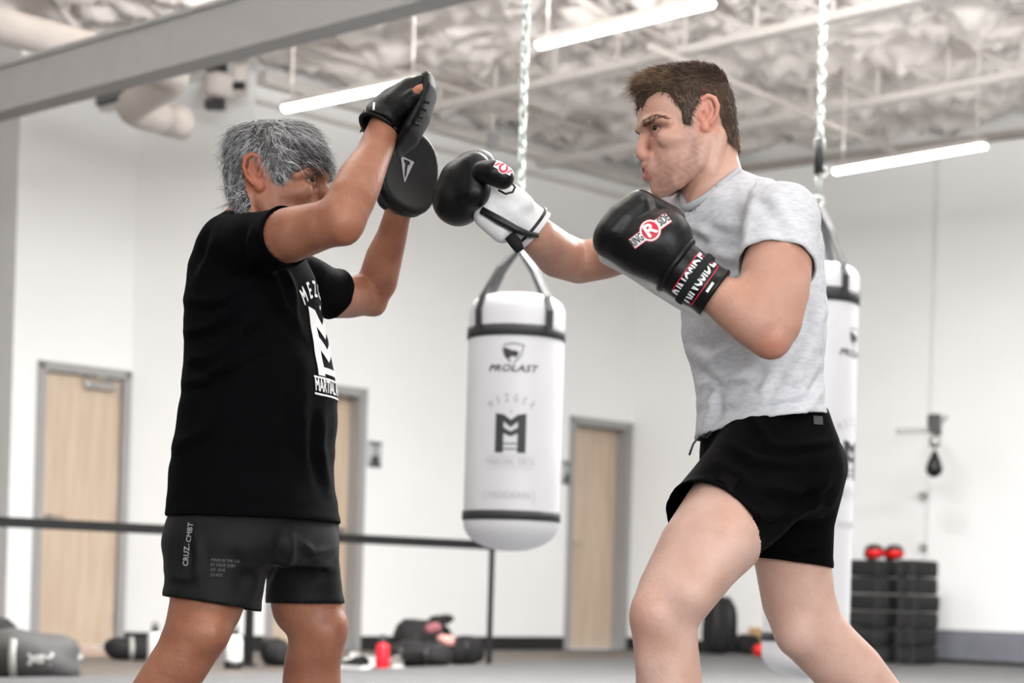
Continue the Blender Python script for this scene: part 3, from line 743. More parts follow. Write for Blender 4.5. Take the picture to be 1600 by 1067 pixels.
# ------------------------------------------------------------------ hanging bags
def ribbon(pts, nrm, w, th=.006):
    P = [np.asarray(p, float) for p in pts]; vs = []; fs = []
    for i, p in enumerate(P):
        d = P[min(i + 1, len(P) - 1)] - P[max(i - 1, 0)]; d /= np.linalg.norm(d); s_ = np.cross(d, nrm); s_ /= np.linalg.norm(s_); n = np.cross(s_, d)
        vs += [p + s_ * w / 2 + n * th / 2, p - s_ * w / 2 + n * th / 2, p - s_ * w / 2 - n * th / 2, p + s_ * w / 2 - n * th / 2]
    for i in range(len(P) - 1):
        for k in range(4): fs.append([4 * i + k, 4 * i + (k + 1) % 4, 4 * i + 4 + (k + 1) % 4, 4 * i + 4 + k])
    fs += [[3, 2, 1, 0], [4 * len(P) - 4 + k for k in range(4)]]
    return vs, fs
LINK = None
def chain(cx, cy, z0, z1, label, pitch=.040):
    global LINK
    t = thing('chain', (cx, cy, z0), label, 'chain', 'bag chains')
    if LINK is None:
        ring = []
        for i in range(12):
            a = 2 * math.pi * i / 12; ring.append((.0135 * math.cos(a), 0, .019 * math.sin(a) + (.010 if math.sin(a) > 0 else -.010)))
        vs = []; fs = []
        for i, p in enumerate(ring):
            p = np.array(p); d = np.array(ring[(i + 1) % 12]) - np.array(ring[i - 1]); d /= np.linalg.norm(d); n = np.array([0, 1., 0]); u = np.cross(d, n)
            for k in range(6):
                a = 2 * math.pi * k / 6; vs.append(p + .0052 * (math.cos(a) * n + math.sin(a) * u))
        for i in range(12):
            for k in range(6): fs.append([i * 6 + k, i * 6 + (k + 1) % 6, ((i + 1) % 12) * 6 + (k + 1) % 6, ((i + 1) % 12) * 6 + k])
        o = make('chain_link', vs, fs, M['zinc'], None, (0, 0, 0)); LINK = o.data; bpy.data.objects.remove(o)
    n = int((z1 - z0) / pitch)
    for i in range(n):
        o = bpy.data.objects.new('chain_link', LINK); COL.objects.link(o); o.parent = t
        o.location = (0, 0, pitch * (i + .5)); o.rotation_euler = (0, .06 * math.sin(i * 1.7), (math.pi / 4 if i % 2 else -math.pi / 4) + .15 * math.sin(i))
    return t
def wrapcyl(name, m2, c, R, ang0, zc, m, parent, L=.03):
    v, f = tess(m2, L); a = ang0 + v[:, 0] / R
    P = np.stack([c[0] + (R + .0015) * np.sin(a), c[1] - (R + .0015) * np.cos(a), zc + v[:, 1]], 1)
    return make(name, P, f, m, parent, smooth=True)
def bag(px, zc, ytop, yb0, yb1, yl0, yl1, ybot, R, yring, prints, ang, label, straps_ang, chain_label, sleeve=False, kink=60):
    zf = zc - R
    Zt, Zb0, Zb1, Zl0, Zl1, Zb, Zr = [W(px, y, zf).z for y in (ytop, yb0, yb1, yl0, yl1, ybot, yring)]
    Zr = W(px, yring, zc).z
    c0 = WA(px, (ytop + ybot) / 2, zc); cx, cy = c0[0], c0[1]
    r = thing('punching_bag', (cx, cy, Zb), label, 'punching bag', 'white hanging bags')
    prof = [(0.001, Zb)] + [(R * math.sin(t), Zb + .10 * (1 - math.cos(t))) for t in np.linspace(.15, math.pi / 2, 8)] + [(R, z) for z in np.linspace(Zb + .14, Zt - .10, 10)] + [(R * math.cos(t) ** .55, Zt - .07 + .07 * math.sin(t)) for t in np.linspace(.1, 1.5, 8)] + [(.001, Zt)]
    MB().lathe([(a, b - Zb) for a, b in prof], (cx, cy, Zb), n=40).build('body', M['bagwhite'], r, smooth=True)
    for nm, za_, zb_ in (('upper_band', Zb1, Zb0), ('lower_band', Zl1, Zl0)):
        MB().lathe([(R - .01, za_), (R + .004, za_), (R + .005, (za_ + zb_) / 2), (R + .004, zb_), (R - .01, zb_)], (cx, cy, 0), n=40).build(nm, M['bagblack'], r, smooth=True)
    for a in straps_ang:
        d = np.array([math.sin(a), -math.cos(a), 0]); b = np.array([cx, cy, 0])
        h1 = Zt - .02
        pts = [b + d * (R + .006) + [0, 0, Zb0 - .03], b + d * (R + .008) + [0, 0, (Zb0 + h1) / 2], b + d * (R * .93) + [0, 0, h1], b + d * R * .5 + [0, 0, (h1 + Zr) / 2 + .02], b + d * .012 + [0, 0, Zr]]
        v, f = ribbon(pts, d, .032); make('strap', v, f, M['bagblack'], r, smooth=False)
    MB().tube([np.array([cx + .022 * math.cos(t), cy + .004, Zr + .02 + .022 * math.sin(t)]) for t in np.linspace(0, 2 * math.pi, 14)], .005, 8).build('ring', M['zinc'], r, smooth=True)
    C = (cx, cy)
    for nm, m2, yy, mm, uo in prints:
        wrapcyl(nm, m2, C, R, ang, W(px, yy, zf).z, M[mm], r)
    return r, cx, cy, Zr
s = 7.0 / FPX      # metres per picture pixel on the bag's face
def S(m2): return m2[0] * s, m2[1]
def arched(txt, size, R, step, **k):
    out = []; n = len(txt)
    for i, ch in enumerate(txt):
        a = (i - (n - 1) / 2) * step; out.append(xf2d(text2d(ch, size, **k), -a, (R * math.sin(a), R * math.cos(a) - R)))
    return join2d(*out)
Lp = []
shield = join2d(poly2d([(-17, 6), (-13, -6), (-5, -15), (-2, -17), (-6, -9), (-9, -2)]), poly2d([(-16, 8), (-6, 5), (-2, 3), (3, 3), (10, 0), (6, -8), (0, -6), (-6, -9), (-11, -4)]), line2d([(-14, 11), (0, 14), (17, 11)], 1.6), line2d([(17, 11), (13, -4), (2, -17)], 1.4))
emblem = join2d(poly2d([(-24, 30), (-11, 28), (-11, -31), (-24, -31)]), poly2d([(11, 28), (24, 30), (24, -31), (11, -31)]), poly2d([(-11, 28), (0, 20), (0, 8), (-11, 17)]), poly2d([(11, 28), (11, 17), (0, 8), (0, 20)]), poly2d([(-11, 8), (-11, -1), (0, -6), (0, 2)][::1]), poly2d([(11, 8), (0, 2), (0, -6), (11, -1)]), poly2d([(-11, -16), (11, -16), (11, -18), (-11, -18)]), poly2d([(-11, -24), (11, -24), (11, -26), (-11, -26)]))
PR = [('shield_logo', S(shield), 550, 'print_dark', 0), ('maker_name', S(text2d('PROLAST', 15, .35, sx=1.25, shear=.25)), 575.5, 'print_dark', 0),
      ('arched_name', S(arched('MEZGER', 17, 58, .24, sx=.55)), 622, 'print_mid', 0), ('emblem', S(emblem), 676, 'print_dark', 0), ('star', S(poly2d([(0, 2), (-2, 0), (0, -2), (2, 0)])), 643, 'print_mid', 0),
      ('lower_name', S(join2d(text2d('MARTIAL ARTS', 15, .1, sx=.78), line2d([(-36, 9), (36, 9)], 1), line2d([(-36, -9), (36, -9)], 1))), 722, 'print_pale', 0),
      ('bracketed_name', S(join2d(text2d('MODERN', 15, .15, sx=1.05), line2d([(-37, 8), (-40, 8), (-40, -8), (-37, -8)], 1.2), line2d([(37, 8), (40, 8), (40, -8), (37, -8)], 1.2))), 774, 'print_pale', 0)]
b1, cx, cy, Zr = bag(803, 7.1, 449, 505, 523, 797, 812, 860, .1805, 390, PR, -.06, 'white hanging bag between the two men, its prints facing the camera', [-.86, .70, math.pi - .75, math.pi + .75], '')
chain(cx, cy, Zr + .04, 4.42, 'galvanised chain holding the bag between the two men')
# second bag: wide, hanging almost to the mat behind the fighter
s = 7.62 / FPX
b2x = 1266
PR2 = [(a, (b[0] * (7.62 / 7.0), b[1]), y, m_, u) for (a, b, _, m_, u), y in zip(PR, (520, 547, 655, 714, 676, 768, 818))]
b2, cx2, cy2, Zr2 = bag(b2x, 7.8, 400, 445, 467, 990, 1004, 1062, .178, 322, PR2, 1.02, 'white hanging bag behind the fighter\'s back, mostly hidden by him', [.55, -1.0, math.pi - .6, math.pi + .6], '')
c = np.array([cx2, cy2, Zr2])
t = thing('hanging_swivel', c, 'black sleeve and metal snap link between chain and bag behind the fighter', 'hook')
zs0 = W(1277, 272, 7.8).z; zs1 = W(1277, 216, 7.8).z
MB().lathe([(.012, zs0), (.020, zs0 + .005), (.021, (zs0 + zs1) / 2), (.023, zs1 - .005), (.014, zs1)], (cx2, cy2, 0), n=14).build('sleeve', M['black'], t, smooth=True)
for sx in (-.008, .008): MB().tube([np.array([cx2 + sx, cy2, Zr2 + .03]), np.array([cx2 + sx, cy2, zs0 + .01])], .003, 6).build('wire', M['zinc'], t, smooth=True)
MB().tube([np.array([cx2 + .018 + .014 * math.cos(a), cy2 - .01, zs0 + .005 + .022 * math.sin(a)]) for a in np.linspace(0, 2 * math.pi, 14)], .0055, 8).build('snap_link', M['steelshine'], t, smooth=True)
chain(cx2, cy2, zs1 - .005, 4.42, 'galvanised chain above the bag behind the fighter')

# ------------------------------------------------------------------ black rail
ra = np.array([-3.9, 10.45]); rb = np.array([-.05, 13.22])
def rp(px): 
    k = (px - 800 - 12) / FPX; d = rb - ra; t = (k * ra[1] - ra[0]) / (d[0] - k * d[1]); return ra + d * t
r = thing('guard_rail', v3(ra, 0), 'low black rail on posts crossing behind the trainer', 'rail')
q0 = rp(403); q1 = rp(779)
zr0 = W(0, 815, rp(0)[1]).z; zr1 = W(738, 850.5, rp(738)[1]).z
f = (rp(738) - rp(0)); f_ = lambda p: zr0 + (zr1 - zr0) * float((p - rp(0)) @ f / (f @ f))
bar_between(MB(), v3(ra, f_(ra)), v3(rb, f_(rb)), .05, .060).build('top_rail', M['rail'], r)
for p, w in ((ra + (q0 - ra) * .05, .05), (q0, .054), (q1, .04)):
    b = MB(); z = f_(p); b.box(v3(p, z / 2), (w, w, z)); b.build('post', M['rail'], r)
    b = MB(); b.box(v3(p, .01), (.10, .10, .02)); b.build('foot_plate', M['black'], r)

# ------------------------------------------------------------------ gear lying along the wall
def bagblob(name, px, py, z, size, rot, label, cat, m, seed, extra=None, rough=.10, group=None):
    base_ = WA(px, py, z); base_[2] = .03 if px > 1000 else .0
    t = thing(name, base_, label, cat, group)
    c, s_ = math.cos(rot), math.sin(rot); ax = [np.array([c, s_, 0]), np.array([-s_, c, 0]), np.array([0, 0, 1.])]
    MB().blob(base_ + [0, 0, size[2]], size, ax, 20, seed, rough).build('body', M[m], t, smooth=True)
    if extra: extra(t, base_, ax, size)
    return t
def straps(m='strap', n=2, w=.03):
    def f(t, b, ax, s_):
        for i in range(n):
            u = -.4 + .8 * i / max(1, n - 1) if n > 1 else 0
            P = [b + ax[0] * u * s_[0] * 1.0 + ax[1] * (-s_[1] * 1.06 * math.sin(a)) * 1.0 + [0, 0, s_[2] * (1 - 1.06 * math.cos(a))] for a in np.linspace(.5, math.pi - .3, 9)]
            v, fc = ribbon(P, -ax[1], w, .012); make('strap', v, fc, M[m], t, smooth=True)
    return f
def duffel_logo(t, b, ax, s_):
    straps('strap', 1, .035)(t, b - ax[0] * s_[0] * .25, ax, s_)
    v = []; 
    o = join2d(ring2d((0, .055), .055, .078, 18, math.pi * 1.12, math.pi * 1.88), ring2d((0, -.055), .055, .078, 18, math.pi * .12, math.pi * .88))
    me = t.children[0].data; V = np.array([x.co for x in me.vertices]) + OFF[t]; Fq = [list(p.vertices) for p in me.polygons]
    bv = BVHTree.FromPolygons([tuple(x) for x in V], Fq)
    drape('emblem', o, b + ax[0] * s_[0] * .30 + np.array([0, 0, s_[2] * .95]), ax[0] * .9, (0, 0, 1.), ax[1], bv, M['strap'], t, .004, .03)
bagblob('duffel_bag', 46, 1060, 9.7, (.25, .17, .125), .1, 'large grey duffel bag with pale straps and emblem, bottom left', 'bag', 'greybag', 2, duffel_logo, .17)
bagblob('duffel_bag', -18, 1050, 10.3, (.14, .14, .15), .5, 'black bag at the left picture edge behind the grey duffel', 'bag', 'blackcloth', 4)
def shoe(px, py, z, rot, label, m='strap', scale=1., lift=0., sole='white'):
    b = WA(px, py, z); b[2] = lift; t = thing('training_shoe', b, label, 'shoe', 'shoes by the wall')
    c, s_ = math.cos(rot), math.sin(rot); X_ = np.array([c, s_, 0]) * scale; Y_ = np.array([-s_, c, 0]) * scale; Z_ = np.array([0, 0, 1.]) * scale
    prof = [(-.14, .036, .085), (-.11, .04, .095), (-.06, .038, .085), (0, .040, .065), (.06, .046, .05), (.11, .042, .042), (.145, .02, .03)]
    vs = []; fs = []; n = 10
    for x, w, h in prof:
        for k in range(n):
            a = math.pi * k / (n - 1); vs.append(b + X_ * x + Y_ * w * math.cos(a) + Z_ * (.02 + (h - .02) * math.sin(a) ** .7))
    for i in range(len(prof) - 1):
        for k in range(n - 1): fs.append([i * n + k, i * n + k + 1, (i + 1) * n + k + 1, (i + 1) * n + k])
    fs += [list(range(n)), [(len(prof) - 1) * n + k for k in range(n)][::-1]]
    make('upper', vs, fs, M[m], t)
    vs = []; 
    for x, w, h in prof:
        for sg, zz in ((1, 0), (1, .024), (-1, .024), (-1, 0)): vs.append(b + X_ * x * 1.03 + Y_ * sg * w * 1.08 + Z_ * zz)
    fs = [[4 * i + k, 4 * i + (k + 1) % 4, 4 * i + 4 + (k + 1) % 4, 4 * i + 4 + k] for i in range(len(prof) - 1) for k in range(4)] + [[0, 1, 2, 3][::-1], [4 * len(prof) - 4 + k for k in range(4)]]
    make('sole', vs, fs, M[sole], t, smooth=False)
    for i in range(4): MB().tube([b + X_ * (-.01 + .022 * i) + Y_ * .022 + Z_ * (.062 - .003 * i), b + X_ * (-.01 + .022 * i) + Z_ * (.074 - .004 * i), b + X_ * (-.01 + .022 * i) - Y_ * .022 + Z_ * (.062 - .003 * i)], .004 * scale, 5).build('lace', M['white'], t)
    return t
shoe(106, 1036, 12.4, 1.3, 'pale shoe standing just right of the grey duffel', 'strap')
shoe(150, 1024, 12.9, .2, 'beige shoe lying before the left door', 'beige', 1.05, sole='beige')
bagblob('gym_bag', 203, 1026, 12.6, (.16, .12, .075), .3, 'black gym bag by the wall right of the left door', 'bag', 'blackcloth', 6, straps('strap', 1, .03))
def bottle(px, py, z, R, H, label, mb_, mc, bandm=None, low=None):
    b = WA(px, py, z); b[2] = 0; t = thing('water_bottle', b, label, 'bottle')
    hb = H * .78
    MB().lathe([(R * .9, 0), (R, .01), (R, hb * .85), (R * .82, hb * .95), (R * .5, hb)], b, n=20).build('body', M[mb_], t, smooth=True)
    MB().lathe([(R * .55, hb * .98), (R * .58, hb + H * .08), (R * .4, hb + H * .14)], b, n=16).build('cap', M[mc], t, smooth=True)
    MB().tube([b + [math.cos(a) * R * .4, 0, hb + H * .14 + math.sin(a) * H * .08] for a in np.linspace(0, math.pi, 8)], R * .12, 6).build('carry_loop', M[mc], t, smooth=True)
    if low: MB().lathe([(R * .95, -.0), (R * 1.03, .0), (R * 1.03, low), (R * .95, low)], b, n=20).build('base_cup', M['black'], t, smooth=True)
    return t
bottle(241, 1030, 12.2, .045, .26, 'white shaker bottle with black lid beside the trainer\'s rear leg', 'white', 'black')
bottle(364, 1046, 11.7, .055, .27, 'white bottle with black base between the trainer\'s legs', 'white', 'black', low=.05)
bottle(597, 1042, 12.25, .045, .22, 'red water bottle standing beside the black bag pile', 'bottle_red', 'dark')
bagblob('gym_bag', 430, 1044, 12.3, (.10, .10, .09), .2, 'small black bag behind the trainer\'s front leg', 'bag', 'blackcloth', 8, straps('blackcloth', 1, .03))
shoe(548, 1042, 12.2, 2.4, 'dark shoe behind the trainer\'s front knee, left of the red bottle', 'blackcloth', sole='white')
shoe(572, 1036, 12.7, .6, 'white shoe directly left of the red bottle', 'strap')
shoe(613, 1041, 12.3, 1.9, 'white shoe directly right of the red bottle', 'strap')
bagblob('duffel_bag', 652, 1038, 12.75, (.22, .14, .085), -.2, 'long black duffel lying lowest in the pile right of the red bottle', 'bag', 'blackcloth', 10, straps('black', 2, .03))
bagblob('backpack', 662, 1030, 13.45, (.22, .13, .155), .3, 'black backpack at the back of the pile right of the red bottle', 'bag', 'blackcloth', 12, straps('black', 2, .035))
bagblob('sports_bag', 727, 1028, 13.4, (.125, .11, .10), .1, 'rounded black bag at the right end of the pile', 'bag', 'blackcloth', 14, straps('black', 1, .03))
def cloth(px, py, z, r3, label, m, seed, cat='clothing', rest=None):
    c = WA(px, py, z); t = thing('folded_clothing', c, label, cat); MB().blob(c, r3, None, 16, seed, .25).build('cloth', M[m], t, smooth=True); return t
cloth(677, 981, 13.15, (.05, .05, .035), 'dull mauve cloth on top of the black bag pile', 'mauve', 21)
cloth(697, 1000, 13.15, (.06, .05, .035), 'pink cloth on the pile below the mauve one', 'pink', 22)
cloth(690, 968, 13.3, (.075, .05, .035), 'crumpled black garment on the very top of the bag pile', 'blackcloth', 23)
# things beneath the fighter
bagblob('backpack', 1124, 1022, 16.6, (.15, .12, .25), .1, 'tall black backpack against the wall between the fighter\'s legs', 'bag', 'blackcloth', 31, straps('black', 2, .03), .06)
bagblob('gym_bag', 1166, 1022, 16.9, (.12, .1, .09), .2, 'low black bag right of the tall backpack', 'bag', 'blackcloth', 33)
c = WA(1180, 992, 17.35); c[2] = 0
t = thing('cardboard_box', c, 'tan cardboard box behind the bag beneath the fighter', 'box'); MB().box(c + [0, 0, .13], (.11, .11, .26), None, .004).build('carton', M['tan'], t); MB().box(c + [0, 0, .262], (.11, .045, .004)).build('tape', M['beige'], t)
c = WA(1186, 1014, 16.2); c[2] = .03
t = thing('exercise_ball', c, 'small red ball on the mat edge beneath the fighter', 'ball'); MB().blob(c + [0, 0, .055], (.055, .055, .055), None, 18).build('shell', M['red_glove'], t, smooth=True); MB().tube([c + [.054 * math.cos(a), .054 * math.sin(a), .055] for a in np.linspace(0, 2 * math.pi, 20)], .003, 5).build('seam', M['black'], t, smooth=True)

# stacked strike shields by the right wall
zc_ = 15.7
sx0 = WA(1324, 1020, zc_); pxm = FPX / zc_
lays = [(873, 897), (899, 922), (924, 946), (948, 970), (972, 994), (996, 1024)]
axw = [v3(DR, 0), v3(pn, 0), np.array([0, 0, 1.])]
def shield(c, wx, wy, wz, label):
    t = thing('strike_shield', c - [0, 0, wz / 2], label, 'pad', 'stacked strike shields')
    n = 9; vs = []; fs = []
    bm = MB(); bm.box(c, (wx, wy, wz), axw, min(.025, wz * .32)); o = bm.build('pad', M['blackcloth'], t, smooth=True); shade_auto(o, 50)
    for u in (-.28, .28): MB().box(c + axw[0] * wx * u, (.04, wy * 1.02, wz * 1.01), axw, .006).build('strap', M['black'], t)
    return t
cols = [(1366, 84, 15.75, 'left'), (1433, 38, 15.42, 'right')]
ordn = ['topmost', 'second from the top', 'third from the top', 'fourth from the top', 'second from the bottom', 'bottom']
zb = .03; hh = []
for (px, w, z, nm) in cols:
    ztop = W(px, 875, z).z; nL = 6; hL = (ztop - zb) / nL; bx = WA(px, 950, z)
    for i in range(nL):
        zc2 = zb + hL * (nL - 1 - i + .5); jit = RNG.uniform(-.012, .012)
        shield(np.array([bx[0], bx[1], zc2]) + axw[0] * jit, w / FPX * z * 1.0, (.42), hL * .955, 'black strike shield, %s of the %s stack by the right wall' % (ordn[i], nm))
# red and black gloves on the stack
ztop = W(1366, 875, 15.75).z
for px, lb in ((1365, 'red and black boxing glove on the pad stack, left of the pair'), (1396, 'red and black boxing glove on the pad stack, right of the pair')):
    c = WA(px, 860, 15.6); c[2] = ztop + .06
    t = thing('boxing_glove', c - [0, 0, .06], lb, 'boxing glove', 'red gloves on the pad stack')
    f = Field(c - .2, c + .2, .008); f.ell(c + [0, -.03, .0], (.075, .10, .058), k=0); f.ell(c + [.055, -.02, -.012], (.03, .06, .03), k=.015); f.tube([c + [0, .05, 0], c + [0, .14, -.005]], [.05, .045], .02)
    V, F = f.mesh(2); make('shell', V, F, M['red_glove'], t)
    MB().lathe([(.052, .0), (.06, .01), (.058, .06), (.05, .07)], c + [0, .08, -.004], (0, 1, 0), 18).build('cuff', M['black'], t, smooth=True)
    f = Field(c - .2, c + .2, .008); f.ell(c + [0, -.025, .024], (.077, .098, .046), k=0); V, F = f.mesh(2); make('top_panel', V, F, M['black'], t)
# speed bag on its bracket
c = WA(1460, 724, 15.0); t = thing('speed_bag', c, 'small black teardrop speed bag on a wall bracket, right', 'speed bag')
u_ = 15.0 / FPX
MB().lathe([(.004, 22 * u_), (5 * u_, 15 * u_), (10 * u_, 3 * u_), (13.2 * u_, -8 * u_), (12 * u_, -15 * u_), (7 * u_, -20 * u_), (.002, -22 * u_)], c, n=20).build('bladder', M['leather'], t, smooth=True)
MB().tube([c + [0, 0, 21 * u_], c + [0, 0, 27 * u_]], .006, 8).build('loop', M['dark'], t)
cs = c + np.array([0, 0, 34 * u_])
MB().lathe([(.03, -.045), (.045, -.03), (.048, 0), (.04, .035), (.02, .05)], cs, n=16).build('swivel', M['steelshine'], t, smooth=True)
MB().box(c + np.array([-2 * u_, 0, 62 * u_]), (19 * u_, .09, 30 * u_), None, .01).build('bracket_block', M['dark'], t)
MB().tube([c + np.array([4 * u_, -.02, 58 * u_]), c + np.array([15 * u_, -.06, 74 * u_])], .016, 8).build('clamp_arm', M['frame'], t)
bar_between(MB(), c + np.array([-4 * u_, .0, 52 * u_]), c + np.array([-60 * u_, .0, 48 * u_]), .05, .045).build('support_arm', M['frame'], t)
bar_between(MB(), c + np.array([-2 * u_, 0, 64 * u_]), c + np.array([.20, .80, 64 * u_]), .06, .06).build('wall_mount', M['dark'], t)
for yy, lb in ((766, 'small metal bracket on the wall panel edge, below the speed bag'), (850, 'small metal bracket on the wall panel edge, lower of two')):
    q = on_wall(1452, yy, PC, PE); cc = v3(q + pn * .06 - DR * .03, W(1449, yy, 15.6).z)
    tag(MB().box(cc, (.06, .05, .05), axw, .008).build('wall_bracket', M['frame'], loc=cc), lb, 'bracket')
# ------------------------------------------------------------------ people
CAM = np.array([0, 0, HCAM])
IR = np.array([cr, 0, sr]); IU = np.array([-sr, 0, cr])       # picture right and up in world space
def knots(L, f=1.0):
    """(px, py, depth, radius in px) -> world points and radii"""
    return [WA(a, b, z) for a, b, z, r in L], [r * f * z / FPX for a, b, z, r in L]
def rows_px(L, zc, yaw, ratio, shrink=0., n=2.35):
    m = n / (n - 1)
    R = []
    for y, xl, xr in L:
        c = WA((xl + xr) / 2, y, zc); h = (xr - xl) / 2 * zc / FPX - shrink
        a = h / (abs(math.cos(yaw)) ** m + abs(ratio * math.sin(yaw)) ** m) ** (1 / m); R.append((c[2], c[0], c[1], a, a * ratio))
    return R
def dpx(name, m2, px, py, z, ang, bv, m, parent, L=.012, eps=.0012, label=None, sx=1.):
    o = WA(px, py, z); k = z / FPX; c, s_ = math.cos(ang), math.sin(ang)
    return drape(name, m2, o, (c * IR + s_ * IU) * k * sx, (-s_ * IR + c * IU) * k, o - CAM, bv, M[m], parent, eps, L / k, label)
def foot(f, ank, fwd, ballz, k=.03, heel_up=0.):
    fwd = np.asarray(fwd, float); fwd /= np.linalg.norm(fwd); z0 = .03
    heel = ank + np.array([0, 0, -.055]) - fwd * .035; heel[2] = max(heel[2], z0 + .034); ball = ank + fwd * .125; ball[2] = z0 + .031; toe = ball + fwd * .065; toe[2] = z0 + .022
    f.tube([ank, heel], [.038, .030], k); f.tube([heel, ball], [.032, .027], k, q=1.0); f.tube([ank + fwd * .02, ball + [0, 0, .012]], [.036, .024], k)
    sd = np.array([-fwd[1], fwd[0], 0])
    for i, o in enumerate((-.03, -.014, .002, .017, .030)):
        f.tube([ball + sd * o, toe + sd * o * 1.15 - fwd * abs(i - 1) * .008], [.015, .011 if i else .014], .012)

# ---- head, modelled in profile units (1 unit = 1 picture pixel of the fighter), facing -x, +y away from the camera
def H(px, py, d=0.): return (px - 1089., d, 192. - py)
def build_head(neck, pucker=True):
    f = Field((-112, -84, -175), (84, 84, 96), 1.5)
    rows = [(113, 1052, 1104, 24), (119, 1032, 1117, 43), (133, 1015, 1130, 55), (153, 1004, 1137, 61), (172, 999, 1141, 63), (187, 998, 1143, 62), (200, 999, 1143, 60), (210, 1005, 1141, 58),
            (222, 1011, 1136, 56), (235, 1015, 1126, 54), (248, 1016, 1108, 52), (260, 1016, 1094, 49), (272, 1017, 1082, 44), (283, 1018, 1068, 36), (292, 1021, 1054, 27), (300, 1027, 1043, 13)]
    f.loft([(192 - y, (a + b) / 2 - 1089, 0, (b - a) / 2, w) for y, a, b, w in rows], 0., 2.25, 6, taper=.10)
    f.tube([H(*p[:2]) for p in neck], [p[2] for p in neck], 14, q=.98)
    for sd in (-1, 1):
        f.tube([H(1112, 222, sd * 46), H(1100, 275, sd * 38), H(1082, 330, sd * 16)], [9, 9, 8], 10)               # neck muscle
        f.tube([H(1084, 236, sd * 47), H(1078, 262, sd * 44), H(1050, 288, sd * 27), H(1031, 294, 0)], [10, 10, 9, 9], 12)  # jaw line
        f.ell(H(1046, 226, sd * 41), (24, 9.5, 11), k=14)                                                          # cheekbone
        f.tube([H(1003, 203, sd * 9), H(1005, 199, sd * 24), H(1018, 199, sd * 42), H(1032, 207, sd * 52)], [4.5, 5, 4.5, 3], 9)  # brow ridge
        f.ell(H(1008, 213, sd * 26), (12, 14, 8), k=7, op='s')                                                    # eye socket
        f.ell(H(1020.5, 211.5, sd * 27), (11.2, 12.5, 11), k=4)                                                          # lid volume
        f.tube([H(1011, 212.5, sd * 17), H(1008, 211.5, sd * 25), H(1011, 211, sd * 33), H(1019, 211, sd * 38.5), H(1026, 212, sd * 40)], [1.6, 2.7, 2.8, 2.3, 1.2], 1.2, op='s')
        f.ell(H(1015, 250, sd * 10), (7.5, 6.5, 6.5), k=4)                                                        # nostril wing
        f.ell(H(1011.5, 255.5, sd * 8.5), (4.5, 3.4, 3.0), k=1.2, op='s')
        # ear
        e = sd; rim = [(1077, 197, 58), (1075, 186, 60), (1078, 173, 64), (1088, 167, 68), (1098, 171, 70), (1103, 183, 71), (1101, 197, 69), (1094, 208, 65)]
        f.ell(H(1089, 190, e * 61), (12, 5.5, 20), k=4)
        f.tube([H(a, b, e * c) for a, b, c in rim], [3.2, 3.4, 3.5, 3.6, 3.8, 3.8, 3.6, 3.6], 2.0)
        f.ell(H(1086, 213, e * 61), (6.5, 4, 7), k=4)
        f.ell(H(1089, 188, e * 70), (8.5, 5.5, 13), k=2.5, op='s')
        f.tube([H(1092, 176, e * 65), H(1096, 188, e * 66), H(1091, 202, e * 64)], [2.6, 2.8, 2.8], 2)
        f.ell(H(1083, 196, e * 66), (5, 5, 7), k=2, op='s'); f.ell(H(1077, 198, e * 61), (3.5, 4, 5), k=2)
    f.tube([H(1006, 214), H(1002, 228), H(1000.5, 242), H(1007, 248)], [6, 6.8, 8, 8.4], 5, q=1.05)               # nose
    f.ell(H(1002, 245.5), (8, 8.2, 7), k=3)
    f.ell(H(1031, 287, 0), (13, 20, 11), k=8)                                                                      # chin
    if pucker:
        f.ell(H(1021, 268), (14, 21, 16), k=10)
        f.tube([H(1016, 267, -14), H(1007, 262.5, -6), H(1005, 262, 0), H(1007, 262.5, 6), H(1016, 267, 14)], [3, 4.2, 4.4, 4.2, 3], 3)
        f.tube([H(1017, 273, -13), H(1011, 279, -6), H(1009, 279, 0), H(1011, 279, 6), H(1017, 273, 13)], [3.4, 5.8, 6.0, 5.8, 3.4], 3)
        f.tube([H(1016, 270, -13), H(1003, 270.5, 0), H(1016, 270, 13)], [2.4, 4.0, 2.4], 1.2, op='s')
    else:
        f.tube([H(1024, 268, -24), H(1014, 265, -8), H(1012, 265, 0), H(1014, 265, 8), H(1024, 268, 24)], [3, 4, 4, 4, 3], 3)
        f.tube([H(1024, 270, -22), H(1016, 275, -8), H(1014, 275, 0), H(1016, 275, 8), H(1024, 270, 22)], [3, 4.6, 4.8, 4.6, 3], 3)
    V, F = f.mesh(2)
    pm = np.stack([V[:, 0] + 1089, 192 - V[:, 2]], 1); m_ = soft_in(pm, [(1021, 220), (1040, 207), (1064, 208), (1072, 238), (1036, 254), (1018, 238)], 8)
    V = V + m_[:, None] * (lap(V, F, 40) - V)
    return V, (F if pucker else F[:, ::-1])
def head_pose(V, org, scale, mirror=False, pitch=0., yaw=0.):
    """profile units -> world"""
    V = np.asarray(V, float).reshape(-1, 3).copy()
    if mirror:
        V[:, 0] = np.where(V[:, 0] > 12, 12 + (V[:, 0] - 12) * .80, V[:, 0]); V[:, 0] *= -1
    c, s_ = math.cos(pitch), math.sin(pitch); x = V[:, 0] * c - V[:, 2] * s_; z = V[:, 0] * s_ + V[:, 2] * c; V[:, 0], V[:, 2] = x, z
    X, Z = cr * V[:, 0] - sr * V[:, 2], sr * V[:, 0] + cr * V[:, 2]; Y = V[:, 1]
    c, s_ = math.cos(yaw), math.sin(yaw); P = np.stack([X * c - Y * s_, X * s_ + Y * c, Z], 1) * scale
    return P + np.asarray(org)
